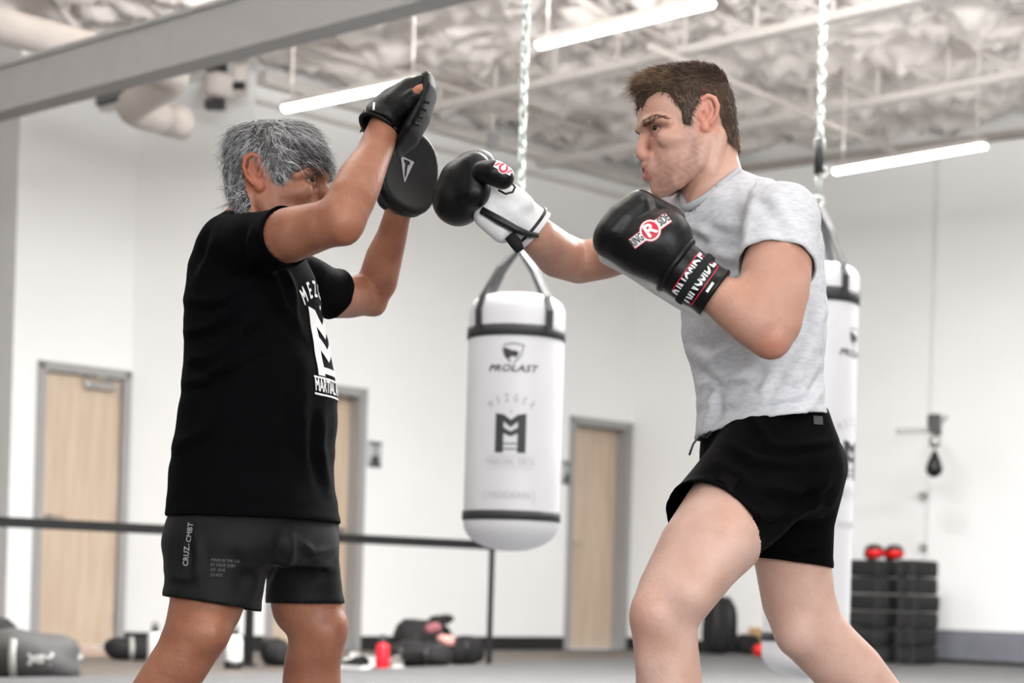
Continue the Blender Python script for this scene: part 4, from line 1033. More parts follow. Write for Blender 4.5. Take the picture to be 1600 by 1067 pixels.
def soft_in(P, poly, wdt=5.):
    """soft mask of a polygon in profile units"""
    ins = pinpoly(P, poly); d = np.full(len(P), 1e9); n = len(poly)
    for i in range(n):
        a = np.array(poly[i], float); b = np.array(poly[(i + 1) % n], float); ab = b - a; t = np.clip(((P - a) @ ab) / (ab @ ab + 1e-9), 0, 1)
        d = np.minimum(d, np.linalg.norm(P - a - t[:, None] * ab, axis=1))
    return np.clip(.5 + np.where(ins, d, -d) / wdt / 2, 0, 1)
def prof(V): return np.stack([V[:, 0] + 1089, 192 - V[:, 2]], 1)
def strands(name, roots, dirs, nrm, length, width, parent, mats, midx, curl=0., seg=4, droop=0., lift=.25, freq=1., ci=None):
    n = len(roots); vs = np.zeros((n, seg + 1, 3, 3)); ph = RNG.uniform(0, 6.28, n)
    if ci is not None: ph = ph[ci] + RNG.normal(0, .25, n)
    side = np.cross(dirs, nrm); side /= np.linalg.norm(side, axis=1, keepdims=True) + 1e-9
    p = roots.copy(); d0 = dirs + nrm * lift * RNG.uniform(.3, 1.4, (n, 1)); d0 /= np.linalg.norm(d0, axis=1, keepdims=True)
    for i in range(seg + 1):
        t = i / seg; w = width * (1 - .8 * t)
        off = side * (curl * length * np.sin(ph + t * 6.0 * freq))[:, None] + nrm * (curl * .5 * length * np.sin(ph * 1.7 + t * 5. * freq))[:, None]
        q = p + off - side * (curl * length * np.sin(ph))[:, None]
        for k in range(3):
            a = 2.094 * k; vs[:, i, k] = q + (side * math.cos(a) + nrm * math.sin(a)) * w
        d = d0 - nrm * (droop * t)
        d /= np.linalg.norm(d, axis=1, keepdims=True); p = p + d * (length / seg)[:, None]
    base = (np.arange(n) * (seg + 1) * 3)[:, None]; fs = []
    for i in range(seg):
        for k in range(3):
            fs.append(base + np.array([i * 3 + k, i * 3 + (k + 1) % 3, (i + 1) * 3 + (k + 1) % 3, (i + 1) * 3 + k]))
    F = np.stack(fs, 1).reshape(-1, 4); mi = np.repeat(midx, seg * 3)
    return vs.reshape(-1, 3), F, mi
def merge(*parts):
    vs = []; fs = []; n = 0
    for V, F in parts: vs.append(V); fs.append(F + n); n += len(V)
    return np.concatenate(vs), np.concatenate(fs)
def hair_object(parent, V, F, N, mask, capm, layers, mats, cap_off):
    """cap of scalp faces pushed outwards + strand layers, one mesh"""
    keep = mask[F].mean(1) > .5
    Vc, Fc = drop(V + N * (cap_off * np.clip(mask * 2.2 - 1.1, .02, 1))[:, None], F, keep)
    vs = [Vc]; fs = [Fc]; mi = [np.full(len(Fc), capm)]; n = len(Vc)
    for v, f, m_ in layers: vs.append(v); fs.append(f + n); mi.append(m_); n += len(v)
    return tag(make('hair', np.concatenate(vs), np.concatenate(fs), None, parent, mats=mats, midx=np.concatenate(mi)), kind='stuff')

# =================================================================== the fighter
FZ = 3.66
fighter = thing('person', v3(WA(1180, 700, FZ)[:2], .03), 'fighter in grey T-shirt and black shorts, punching with face turned left', 'person')
neckF = [(1108, 215, 36), (1108, 255, 39), (1114, 285, 42), (1122, 322, 47), (1128, 352, 52)]
Vh, Fh = build_head(neckF, True)
Vh_p = prof(Vh)
sF = FZ / FPX; oF = WA(1089, 192, FZ); yawF = .16
Vw = head_pose(Vh, oF, sF, False, 0., yawF)
tint = np.ones((len(Vh), 3))
def mulmask(t, m, c): return t * (1 - m[:, None] + m[:, None] * np.array(c))
stub = soft_in(Vh_p, [(1062, 212), (1080, 226), (1086, 262), (1062, 296), (1026, 306), (1010, 282), (1006, 256), (1024, 254), (1042, 262), (1052, 240)], 12) * (.72 + .28 * np.sin(Vh[:, 0] * .35 + 2 * np.sin(Vh[:, 2] * .22)) * np.sin(Vh[:, 2] * .3 + Vh[:, 0] * .1))
tint = mulmask(tint, stub, (.64, .61, .62))
lip = np.maximum(soft_in(Vh_p, [(1000, 273), (1019, 272), (1020, 279), (1012, 285), (1000, 284)], 1.6) * (np.abs(Vh[:, 1]) < 15), .7 * soft_in(Vh_p, [(1000, 262), (1010, 264.5), (1019, 268.5), (1010, 271), (1000, 271)], 1.6) * (np.abs(Vh[:, 1]) < 15))
tint = mulmask(tint, lip, (.80, .52, .52))
mouth = soft_in(Vh_p, [(1008, 267.5), (1018, 267.5), (1019, 273), (1009, 273)], 1.5) * (np.abs(Vh[:, 1]) < 13); tint = mulmask(tint, mouth, (.35, .22, .2))
ear = soft_in(Vh_p, [(1072, 162), (1108, 162), (1108, 222), (1072, 222)], 4) * (np.abs(Vh[:, 1]) > 58); tint = mulmask(tint, ear, (1.08, .82, .78))
nose = soft_in(Vh_p, [(996, 212), (1012, 212), (1020, 258), (996, 260)], 6); tint = mulmask(tint, nose, (1.0, .88, .86))
face = soft_in(Vh_p, [(990, 150), (1070, 150), (1080, 230), (1060, 310), (1000, 310)], 14); tint = mulmask(tint, face, (.99, .95, .94))
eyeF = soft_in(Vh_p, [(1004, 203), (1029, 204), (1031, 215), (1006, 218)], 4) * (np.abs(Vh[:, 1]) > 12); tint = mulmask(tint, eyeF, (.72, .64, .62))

# body skin: trunk, limbs, feet, fists (inside the gloves)
f = Field(WA(660, 230, 4.15) - [0, .15, .0], WA(1580, 1400, 3.3) + [.05, .55, 0], .0055) if False else None
lo = np.array([-.30, 3.05, .0]); hi = np.array([1.16, 4.30, 1.62])
f = Field(lo, hi, .0056)
trow = [(318, 1060, 1240), (345, 1052, 1262), (380, 1054, 1274), (420, 1060, 1280), (480, 1074, 1284), (530, 1078, 1282), (585, 1092, 1280), (640, 1098, 1284), (700, 1104, 1296), (745, 1112, 1298), (790, 1130, 1288)]
yF = .58
f.loft(rows_px(trow, FZ, yF, 1.55, .012), yF, 2.4, .03)
f.tube(*knots([(1128, 352, FZ, 52), (1140, 400, FZ, 60)]), .04)
near_arm = [(1222, 344, 3.47, 50), (1217, 400, 3.43, 53), (1214, 455, 3.41, 51), (1211, 500, 3.40, 43), (1204, 528, 3.39, 31)]
near_fore = [(1203, 522, 3.39, 33), (1180, 503, 3.385, 41), (1150, 480, 3.39, 39), (1116, 457, 3.40, 32), (1070, 425, 3.41, 27)]
f.tube(*knots(near_arm), .03); f.tube(*knots(near_fore), .022); f.tube(*knots([(1208, 542, 3.385, 13)]), .015)
f.tube(*knots([(1196, 430, 3.415, 32), (1188, 470, 3.39, 33)]), .03)
f.ell(WA(1005, 375, 3.41), (.05, .035, .04), k=.02)
f.tube(*knots([(1146, 436, 3.352, 2.5), (1168, 443, 3.338, 4), (1190, 453, 3.336, 2.5)]), .012, op='s')
far_arm = [(1046, 346, 3.83, 48), (1000, 376, 3.92, 40), (948, 402, 4.00, 33), (905, 410, 4.04, 33), (872, 398, 3.98, 36), (838, 367, 3.87, 30), (800, 335, 3.84, 24)]
f.tube(*knots(far_arm), .03); f.ell(WA(735, 295, 3.84), (.04, .04, .045), k=.02)
nl = [(1196, 735, 3.60, 84), (1140, 812, 3.50, 78), (1096, 864, 3.45, 69.5), (1056, 926, 3.41, 60), (1040, 968, 3.40, 50), (1042, 1010, 3.41, 49), (1045, 1065, 3.42, 52), (1050, 1120, 3.43, 51), (1056, 1200, 3.44, 38), (1062, 1285, 3.45, 29)]
f.tube(*knots(nl), .03); f.tube(*knots([(1020, 952, 3.375, 33)]), .03); f.tube(*knots([(1128, 852, 3.405, 46), (1075, 925, 3.37, 36)]), .03)
f.tube(*knots([(1010, 975, 3.39, 16), (1013, 1030, 3.395, 13)]), .03)
foot(f, WA(1062, 1285, 3.45), (-1, -.15, 0), 0)
rl = [(1236, 740, 3.80, 84), (1236, 830, 3.82, 66), (1241, 892, 3.83, 59), (1247, 935, 3.84, 57), (1264, 982, 3.85, 54), (1295, 1016, 3.86, 51), (1330, 1052, 3.88, 52), (1375, 1105, 3.92, 47), (1430, 1170, 3.98, 34), (1462, 1208, 4.0, 28)]
f.tube(*knots(rl), .03); f.tube(*knots([(1246, 990, 3.81, 32)]), .03)
foot(f, WA(1462, 1208, 4.0), (-1, -.25, 0), 0)
f.ell(WA(1262, 748, 3.70), (.055, .12, .075), k=.04)
Vb, Fb = f.mesh(2)
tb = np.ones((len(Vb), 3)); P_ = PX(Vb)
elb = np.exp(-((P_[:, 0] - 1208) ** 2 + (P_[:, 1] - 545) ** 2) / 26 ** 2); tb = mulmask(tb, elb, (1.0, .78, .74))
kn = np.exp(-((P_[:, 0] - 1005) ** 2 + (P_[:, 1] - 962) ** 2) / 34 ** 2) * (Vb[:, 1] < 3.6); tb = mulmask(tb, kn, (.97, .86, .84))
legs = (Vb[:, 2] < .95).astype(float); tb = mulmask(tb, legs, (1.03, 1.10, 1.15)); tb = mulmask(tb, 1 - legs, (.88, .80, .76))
VbF, FbF, tbF, VwF, FhF, tintF = Vb, Fb, tb, Vw, Fh, tint

# eyes and brows
def face_part(name, build, m, parent, pose):
    mb = MB(); build(mb); V = pose(np.array(mb.v)); return make(name, V, mb.f, M[m], parent)
poseF = lambda V: head_pose(V, oF, sF, False, 0., yawF)
for sd in (-1, 1):
    face_part('eye', lambda mb: mb.blob(H(1021, 211.5, sd * 27), (10.3, 11.3, 10), None, 20), 'eye', fighter, poseF)
    face_part('iris', lambda mb: mb.blob(H(1013.8, 211, sd * 32), (3.6, 6.2, 5.0), None, 14), 'iris', fighter, poseF)
def brow_strands(parent, V, Vp, Vl, N, back, m, n=300):
    msk = pinpoly(Vp, [(996, 199), (1006, 194.5), (1020, 195.5), (1031, 201.5), (1030, 203.5), (1018, 200), (1004, 204), (997, 206)]) & (np.abs(Vl[:, 1]) > 7) & (np.abs(Vl[:, 1]) < 56)
    pk = RNG.choice(np.where(msk)[0], n); R = V[pk] + RNG.normal(0, .0008, (n, 3)); Nn = N[pk]
    fl = np.sign(Vl[pk, 1])[:, None] * np.array([[0, 1., 0]]) * .6 + back[None] + np.array([[0, 0, .25]]) + RNG.normal(0, .18, (n, 3))
    D = fl - Nn * (fl * Nn).sum(1, keepdims=True); D /= np.linalg.norm(D, axis=1, keepdims=True)
    v, fq, mi = strands('b', R + Nn * .0006, D, Nn, RNG.uniform(.006, .010, n), .0005, parent, None, np.zeros(n, int), lift=.12)
    return tag(make('eyebrows', v, fq, m, parent), kind='stuff')
Nw = vnormals(Vw, Fh)
brow_strands(fighter, Vw, Vh_p, Vh, Nw, np.array([.8, 0, 0]), M['hairF'])

# hair
hp = [(998, 176), (1004, 163), (1018, 157), (1030, 160), (1040, 177), (1049, 190), (1051, 208), (1063, 209), (1066, 188), (1073, 178), (1079, 165), (1092, 162), (1104, 172), (1108, 190), (1113, 204), (1121, 222), (1133, 233), (1152, 238), (1180, 200), (1160, 90), (1000, 90), (975, 140)]
mask = soft_in(Vh_p, hp, 3.)
far_e = np.abs(Vh[:, 1]) > 66; mask = np.where(far_e & (Vh_p[:, 1] > 164), 0, mask)
Nw = vnormals(Vw, Fh)
cand = np.where(mask > .55)[0]
pick = RNG.choice(cand, 15000)
jit = RNG.normal(0, .0008, (len(pick), 3)); R = Vw[pick] + jit; Nn = Nw[pick]; pp = Vh_p[pick]
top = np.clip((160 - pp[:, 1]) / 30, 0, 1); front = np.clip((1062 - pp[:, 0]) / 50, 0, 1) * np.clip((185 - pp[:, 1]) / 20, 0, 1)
ln = (8 + 11 * top + 13 * front * top + 6 * front) * sF * RNG.uniform(.6, 1.25, len(pick))
flow = np.stack([-.9 * top - .5 * front + .45 * (1 - top), np.zeros(len(pick)), .30 * front + .15 * top - .75 * (1 - np.maximum(top, front))], 1) + RNG.normal(0, .22, (len(pick), 3))
D = flow - Nn * (flow * Nn).sum(1, keepdims=True) * .8; D /= np.linalg.norm(D, axis=1, keepdims=True)
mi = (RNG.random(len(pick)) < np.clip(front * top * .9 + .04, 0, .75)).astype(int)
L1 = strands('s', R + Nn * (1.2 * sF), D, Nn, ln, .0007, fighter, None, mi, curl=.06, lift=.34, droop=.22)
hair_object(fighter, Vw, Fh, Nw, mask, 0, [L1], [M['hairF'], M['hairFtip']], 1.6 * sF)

# T-shirt
h = .0056
fs_ = Field(np.array([.18, 3.2, .75]), np.array([.84, 4.25, 1.50]), h)
srow = [(300, 1068, 1206), (320, 1048, 1240), (345, 1040, 1264), (380, 1042, 1280), (420, 1050, 1288), (480, 1064, 1293), (530, 1066, 1291), (556, 1074, 1290), (590, 1084, 1289), (625, 1089, 1290), (660, 1088, 1294), (700, 1086, 1298)]
fs_.loft(rows_px([(a, b + 3, c - 8 * (a > 400) - 3 * (a <= 400)) for a, b, c in srow], FZ, yF, 1.5), yF, 2.3, .03)
fs_.tube(*knots([(1140, 306, FZ, 45), (1190, 320, 3.58, 38), (1226, 342, 3.475, 50)]), .03)
fs_.tube(*knots([(1118, 316, 3.68, 44), (1075, 330, 3.76, 42), (1046, 346, 3.83, 50)]), .03)
hem0 = WA(1213, 414, 3.425); hemn = WA(1213, 414, 3.425) - WA(1224, 330, 3.475); hemn = hemn / np.linalg.norm(hemn) + np.array([0, -.12, 0])
fs_.tube(*knots([(1222, 345, 3.475, 56), (1215, 392, 3.445, 61), (1211, 450, 3.41, 62)]), .028, clip=[(hem0, hemn)])
hem1 = WA(985, 386, 3.94); hn1 = hem1 - WA(1046, 346, 3.83)
fs_.tube(*knots([(1046, 346, 3.83, 54), (1005, 374, 3.91, 50), (960, 398, 3.98, 48)]), .03, clip=[(hem1, hn1)])
fs_.tube(*knots([(1104, 262, FZ, 44), (1112, 292, FZ - .012, 48), (1116, 318, FZ - .022, 46)]), .004, op='s')
# hem: sloping cut
hA, hB, hC = WA(1086, 681, FZ), WA(1294, 655, FZ), WA(1180, 668, 3.60)
hn = np.cross(hB - hA, np.array([0, 1., -.06])); hn = hn if hn[2] < 0 else -hn; hn /= np.linalg.norm(hn)
fs_.cut(hA, hn); fsF = fs_
V, F = fs_.mesh(2)
V, F = open_caps(V, F, [(hem0, hemn, .095), (hem1, hn1, .085), ((hA + hB) / 2, hn, .5)], .006)
N = vnormals(V, F)
V = folds(V, N, [([(1160, 400), (1120, 400), (1085, 385)], 1, 9), ([(1165, 425), (1130, 440), (1095, 430)], 1, 8), ([(1150, 540), (1110, 560), (1080, 545)], .9, 9), ([(1188, 565), (1140, 600), (1095, 600)], 1., 10), ([(1215, 570), (1190, 620), (1120, 650)], 1.1, 11),
                 ([(1285, 520), (1250, 580), (1200, 640)], 1.1, 12), ([(1290, 600), (1255, 640), (1215, 648)], 1.1, 9), ([(1088, 640), (1100, 600), (1130, 575)], .8, 8), ([(1092, 675), (1112, 640), (1116, 610)], 1.2, 7), ([(1165, 660), (1200, 628), (1275, 615)], .8, 8),
                 ([(1180, 290), (1170, 340), (1160, 400)], 1., 8), ([(1200, 300), (1230, 340), (1262, 400)], .8, 12), ([(1090, 345), (1110, 380), (1150, 410)], .9, 9), ([(1060, 340), (1085, 360), (1120, 365)], .7, 8), ([(1280, 420), (1275, 480), (1282, 540)], .9, 10), ([(1100, 330), (1130, 350), (1160, 355)], .8, 9), ([(1290, 470), (1262, 540), (1220, 600)], .9, 9), ([(1085, 560), (1130, 590), (1180, 590)], .8, 8), ([(1100, 630), (1150, 625), (1210, 600)], .8, 9), ([(1240, 640), (1262, 600), (1280, 560)], .8, 8)], .0078, (1112, 298, 42))
P_ = PX(V); V = V + N * (.0012 * np.sin(P_[:, 0] * .11 + 3 * np.sin(P_[:, 1] * .05)) * np.sin(P_[:, 1] * .09 + P_[:, 0] * .03))[:, None]
shF = make('t_shirt', V, F, M['tee_grey'], fighter); solid(shF, .0035)
def rim(name, L, r, m, parent, q=.55):
    P, R = knots([(a, b, z, r) for a, b, z in L]); MB_ = MB(); MB_.tube(P, R, 8).build(name, M[m], parent, smooth=True)
def collar(fld, A, B, rad, r, m, parent):
    A, B = np.asarray(A), np.asarray(B); ax = (A - B) / np.linalg.norm(A - B); x, y, _ = frame_of(ax); P = []
    for ph_ in np.linspace(0, 2 * math.pi, 49)[:-1]:
        d = x * math.cos(ph_) + y * math.sin(ph_); tt = np.arange(.14, -.012, -.002); L = B + ax * tt[:, None] + d * (rad + .006)
        s_ = sample(fld, L); k = np.argmax(s_ < 0) if (s_ < 0).any() else len(tt) - 1; P.append(B + ax * (tt[k] + .000) + d * (rad + .002))
    P = np.array(P)
    for _ in range(10): P = .5 * P + .25 * (np.roll(P, 1, 0) + np.roll(P, -1, 0))
    P = np.concatenate([P, P[:1]])
    return MB().tube(P, r, 8).build('collar', M[m], parent, smooth=True)
collar(fsF, WA(1104, 262, FZ - .004), WA(1115, 318, FZ - .02), 46.5 * FZ / FPX, .0078, 'tee_rib', shF)
rim('sleeve_seam', [(1182, 285, 3.525), (1172, 315, 3.49), (1163, 350, 3.472), (1159, 385, 3.47), (1158, 415, 3.475)], 1.6, 'tee_rib', shF)

# shorts
fp = Field(np.array([.14, 3.25, .52]), np.array([.90, 4.05, 1.02]), h)
prow = [(634, 1108, 1290), (655, 1100, 1297), (685, 1096, 1305), (716, 1094, 1309), (750, 1098, 1306), (790, 1120, 1296)]
fp.loft(rows_px([(a, b + 2, c - 4) for a, b, c in prow], FZ + .01, yF, 1.42), yF, 2.3, .03)
c0 = WA(1112, 822, 3.485); n0 = WA(1085, 862, 3.445) - WA(1150, 790, 3.545); n0 = n0 / np.linalg.norm(n0)
fp.tube(*knots([(1198, 730, 3.60, 90), (1150, 785, 3.54, 86), (1112, 822, 3.485, 81), (1060, 880, 3.41, 78)]), .03, clip=[(c0, n0)])
c1 = WA(1235, 880, 3.82); n1 = np.array([-.10, 0, -1.]) 
fp.tube(*knots([(1238, 735, 3.79, 86), (1235, 820, 3.81, 68), (1235, 960, 3.83, 63)]), .025, clip=[(c1, n1)])
fp.ell(WA(1262, 742, 3.70), (.062, .13, .085), k=.04)
fp.cut(WA(1200, 637, FZ), (0, 0, 1))
V, F = fp.mesh(2)
V, F = open_caps(V, F, [(c0, n0, .118), (c1, n1, .102)], .006)
N = vnormals(V, F)
V = folds(V, N, [([(1180, 690), (1230, 700), (1300, 690)], .8, 7), ([(1130, 690), (1180, 720), (1250, 725)], .9, 8), ([(1190, 760), (1245, 770), (1300, 750)], 1., 9), ([(1300, 720), (1270, 790), (1205, 845)], 1.1, 11), ([(1150, 790), (1190, 810), (1250, 800)], .9, 8), ([(1170, 650), (1195, 680), (1200, 700)], 1.1, 7), ([(1110, 720), (1150, 740), (1180, 770)], .8, 9), ([(1200, 860), (1240, 862), (1285, 852)], .7, 6), ([(1150, 830), (1175, 845), (1195, 850)], .8, 6)], .009)
sh0 = WA(1224, 334, 3.475); sh1 = WA(1046, 346, 3.83)
VbF = tuck(VbF, [(fsF, sh0, hem0, .11, hem0, hemn), (fsF, sh1, hem1, .095, hem1, hn1), (fsF, WA(1170, 340, FZ), WA(1180, 640, FZ), .30, hA, hn) if False else (fsF, sh0, hem0, .1, hem0, hemn),
                 (fp, WA(1198, 730, 3.60), c0, .17, c0, n0), (fp, WA(1238, 735, 3.79), c1, .14, c1, n1)])
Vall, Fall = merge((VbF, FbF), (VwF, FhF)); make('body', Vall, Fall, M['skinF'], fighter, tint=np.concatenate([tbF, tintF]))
spF = make('shorts', V, F, M['short_black'], fighter); solid(spF, .003)
bvF = bvh_of(V, F)
dpx('waistband_tag', poly2d([(-7, -5), (7, -6), (6, 7), (-8, 8)]), 1278, 658, 3.6, 0, bvF, 'print_dark', spF, eps=.002)
dpx('brand_patch', poly2d([(-14, -12), (14, -12), (14, 12), (-14, 12)]), 1136, 752, 3.5, -.5, bvF, 'patch', spF, eps=.0015)
for L in ([(1110, 674, 3.60), (1101, 680, 3.585), (1091, 683, 3.58), (1083, 694, 3.577), (1077, 711, 3.575)], [(1112, 676, 3.60), (1104, 684, 3.582), (1095, 682, 3.578), (1101, 678, 3.588)]):
    P, R = knots([(a, b, z, 1.7) for a, b, z in L]); MB().tube(P, R, 8).build('drawstring', M['black'], spF, smooth=True)

# ---- the fighter's gloves
GZ = 3.405
g = thing('boxing_glove', WA(1040, 400, GZ), 'black boxing glove with red and white badge, held at the fighter\'s chin', 'boxing glove')
f = Field(WA(915, 480, 3.27), WA(1145, 285, 3.56), .0034)
cz = GZ
f.tube(*knots([(958, 366, cz, 29), (975, 345, cz, 30), (997, 327, cz + .005, 28)]), .02, q=1.55)
f.tube(*knots([(992, 370, cz, 40), (1035, 374, cz, 47)]), .007, q=1.2)
f.tube(*knots([(1008, 390, cz, 44), (1040, 404, cz, 42)]), .02, q=1.15)
f.tube(*knots([(950, 380, cz + .01, 22), (982, 395, cz + .015, 24)]), .015, q=1.4)
f.tube(*knots([(1006, 318, cz - .045, 15), (1026, 330, cz - .05, 14)]), .012) if False else None
f.tube(*knots([(1026, 316, cz - .02, 7), (1024, 321, cz - .055, 6), (1012, 338, cz - .068, 5), (990, 352, cz - .074, 4), (965, 376, cz - .066, 3.5)]), .012, op='s')   # crease behind the knuckles
f.tube(*knots([(1050, 345, cz + .07, 22), (1000, 318, cz + .085, 22), (985, 335, cz + .09, 20)]), .012)  # thumb on the far side
V, F = f.mesh(2); glv = make('mitt_shell', V, F, M['leather'], g); bvG = bvh_of(V, F)
f = Field(WA(990, 520, 3.27), WA(1160, 360, 3.56), .0034)
ct = WA(1119, 459, 3.40); cn = WA(1119, 459, 3.40) - WA(1050, 410, 3.405)
f.tube(*knots([(1055, 414, 3.405, 43), (1085, 436, 3.403, 42), (1105, 450, 3.40, 39), (1150, 481, 3.395, 37)]), .01, q=.95, clip=[(ct, cn)])
V, F = f.mesh(2); V, F = open_caps(V, F, [(ct, cn, .07)], .004)
cuff = make('cuff', V, F, M['leather'], g); solid(cuff, .004); bvC = bvh_of(V, F)
# cuff rim roll
x_, y_, d_ = frame_of(cn)
def ringpts(c, r, q=1., n=28, cn_=cn):
    x, y, d = frame_of(cn_); return [c + r * (math.cos(a) * x + q * math.sin(a) * y) for a in np.linspace(0, 2 * math.pi, n + 1)]
MB().tube(ringpts(ct - cn / np.linalg.norm(cn) * .006, 37.5 * 3.4 / FPX), .005, 8).build('rim_roll', M['leather'], g, smooth=True)
MB().tube(ringpts(WA(1056, 414, 3.405), 44.0 * 3.4 / FPX), .006, 8).build('wrist_piping', M['leather'], g, smooth=True)
ca = math.atan2(-(459 - 412), 1119 - 1052)      # cuff axis angle in the picture (y up)
ta = ca + math.pi / 2
# lettering printed on the cuff in two bands with the strap over its middle
dpx('cuff_lettering', text2d('RINGSIDE', 47, .45, sx=.37), 1086, 435.5, 3.3, ta, bvC, 'white', cuff, eps=.0022, L=.004)
fr = lambda w, h_, t: join2d(line2d([(-w, -h_), (w, -h_)], t), line2d([(-w, h_), (w, h_)], t), line2d([(-w, -h_), (-w, h_)], t), line2d([(w, -h_), (w, h_)], t))
dpx('lettering_frame', fr(36, 19.5, 1.6), 1086, 435.5, 3.3, ta, bvC, 'red', cuff, eps=.0012, L=.006)
dpx('cuff_label', poly2d([(-9, -2.2), (9, -2.2), (9, 2.2), (-9, 2.2)]), 1109.5, 449, 3.3, ta, bvC, 'white', cuff, eps=.0014)
sa = WA(1086, 436, 3.403); sv = cn / np.linalg.norm(cn) * .0075
mbs = MB(); n_ = 36; Rr = 44.2 * 3.4 / FPX
for i in range(n_ + 1):
    a = 2 * math.pi * i / n_; dd = x_ * math.cos(a) + y_ * math.sin(a)
    mbs.v += [tuple(sa + dd * Rr * 1.0 - sv), tuple(sa + dd * (Rr + .0015) * 1.0), tuple(sa + dd * Rr + sv)]
mbs.f = [[3 * i + k, 3 * i + 3 + k, 3 * i + 4 + k, 3 * i + 1 + k] for i in range(n_) for k in (0, 1)]
mbs.build('strap', M['blackcloth'], g, smooth=True)
# white palm showing along the lower edge
f = Field(WA(935, 520, 3.30), WA(1120, 380, 3.62), .0034)
f.tube(*knots([(948, 400, cz + .045, 13), (985, 418, cz + .05, 14), (1030, 444, cz + .045, 17), (1066, 470, cz + .03, 14), (1092, 485, cz + .02, 11)]), .01, q=1.8)
V, F = f.mesh(2); make('palm', V, F, M['leather_white'], g)
# badge
ba = math.atan2(42, 57)
band = lambda w, h_: poly2d([(-w, -h_), (w, -h_), (w, h_), (-w, h_)])
dpx('badge_border', join2d(band(36.5, 9.5), disc2d((0, 0), 17.5)), 1016, 360.5, 3.30, ba, bvG, 'red', glv, eps=.0008, L=.005)
dpx('badge', join2d(band(35.3, 8.3), disc2d((0, 0), 16.4)), 1016, 360.5, 3.30, ba, bvG, 'white', glv, eps=.0014, L=.005)
dpx('badge_disc', disc2d((0, 0), 13.6), 1016, 360.5, 3.30, ba, bvG, 'red', glv, eps=.0024, L=.005)
dpx('badge_letter', text2d('R', 27, .9, sx=1.15), 1016, 361, 3.30, ba, bvG, 'white', glv, eps=.0042, L=.003)
for tx, u in (('RING', -25.8), ('SIDE', 25.8)):
    dpx('badge_word', text2d(tx, 19, .2, sx=.50), 1016 + u * math.cos(ba), 360.5 - u * math.sin(ba), 3.30, ba, bvG, 'print_dark', glv, eps=.0030, L=.003)
# punching glove
g = thing('boxing_glove', WA(770, 310, 3.84), 'black boxing glove with white palm on the fighter\'s outstretched fist', 'boxing glove')
z = 3.84
f = Field(WA(662, 400, 3.66), WA(840, 220, 4.05), .0036)
f.tube(*knots([(737, 268, z, 32), (728, 290, z, 44), (716, 312, z, 41)]), .02, q=1.15)
f.tube(*knots([(742, 262, z - .05, 24), (740, 300, z - .05, 26)]), .015)
f.tube(*knots([(752, 256, z + .01, 20), (764, 300, z + .02, 30)]), .02)
V, F = f.mesh(2); fist = make('fist_shell', V, F, M['leather'], g)
f = Field(WA(730, 330, 3.60), WA(820, 230, 3.95), .003)
f.tube(*knots([(754, 268, z - .085, 17), (772, 270, z - .095, 20), (785, 277, z - .09, 19)]), .015, q=1.1)
V, F = f.mesh(2); thb = make('thumb', V, F, M['leather'], g); bvT = bvh_of(V, F)
dpx('thumb_badge', join2d(band(15, 5.5), disc2d((0, 0), 9)), 786, 263, 3.6, -.5, bvT, 'white', thb, eps=.0012, L=.006)
dpx('thumb_badge_disc', join2d(ring2d((0, 0), 4.2, 7.4), line2d([(-13, -2), (-9, 3)], 2), line2d([(9, -3), (13, 2)], 2)), 786, 263, 3.6, -.5, bvT, 'red', thb, eps=.002, L=.006)
f = Field(WA(725, 410, 3.62), WA(870, 270, 4.05), .0034)
pt = WA(834, 361, 3.86); pn_ = WA(834, 361, 3.86) - WA(790, 322, 3.84)
f.tube(*knots([(770, 315, z, 36), (795, 330, z, 38), (815, 345, 3.85, 35), (870, 392, 3.88, 34)]), .015, q=1.0, clip=[(pt, pn_)])
f.tube(*knots([(760, 338, z - .02, 20), (785, 362, z - .02, 18)]), .015); f.tube(*knots([(800, 300, z - .02, 10), (822, 318, z - .03, 12)]), .015)
V, F = f.mesh(2); V, F = open_caps(V, F, [(pt, pn_, .07)], .004); plm = make('palm_cuff', V, F, M['leather_white'], g); solid(plm, .004)
def tub(name, L, m, parent, n=8):
    P, R = knots(L); return MB().tube(P, R, n).build(name, M[m], parent, smooth=True)
tub('lacing_strip', [(752, 328, 3.79, 6), (780, 344, 3.788, 7), (806, 358, 3.792, 6), (826, 366, 3.80, 5), (840, 368, 3.815, 4)], 'black', g)
MB().tube(ringpts(WA(828, 355, 3.858), 36.5 * 3.85 / FPX, 1., 28, pn_), .0035, 8).build('wrist_strap', M['black'], g, smooth=True)
MB().tube(ringpts(pt, 35.0 * 3.85 / FPX, 1., 28, pn_), .004, 8).build('rim_roll', M['leather_white'], g, smooth=True)
tub('strap_end', [(796, 368, 3.80, 9), (806, 380, 3.80, 10), (813, 392, 3.80, 7)], 'blackcloth', g)
tub('lace_loop', [(779, 297, 3.765, 1.8), (790, 303, 3.76, 1.8), (801, 300, 3.76, 1.8), (805, 292, 3.765, 1.8), (800, 287, 3.77, 1.8)], 'black', g)

# =================================================================== the trainer
TZ = 3.74
trainer = thing('person', v3(WA(395, 700, TZ)[:2], .03), 'grey-haired trainer in black T-shirt and charcoal shorts, holding up two punch mitts', 'person')
scT = 1.06; pitT = .17; oT = WA(414, 284, TZ); sT = scT * TZ / FPX; yawT = -.10
poseT = lambda V: head_pose(V, oT, sT, True, pitT, yawT)
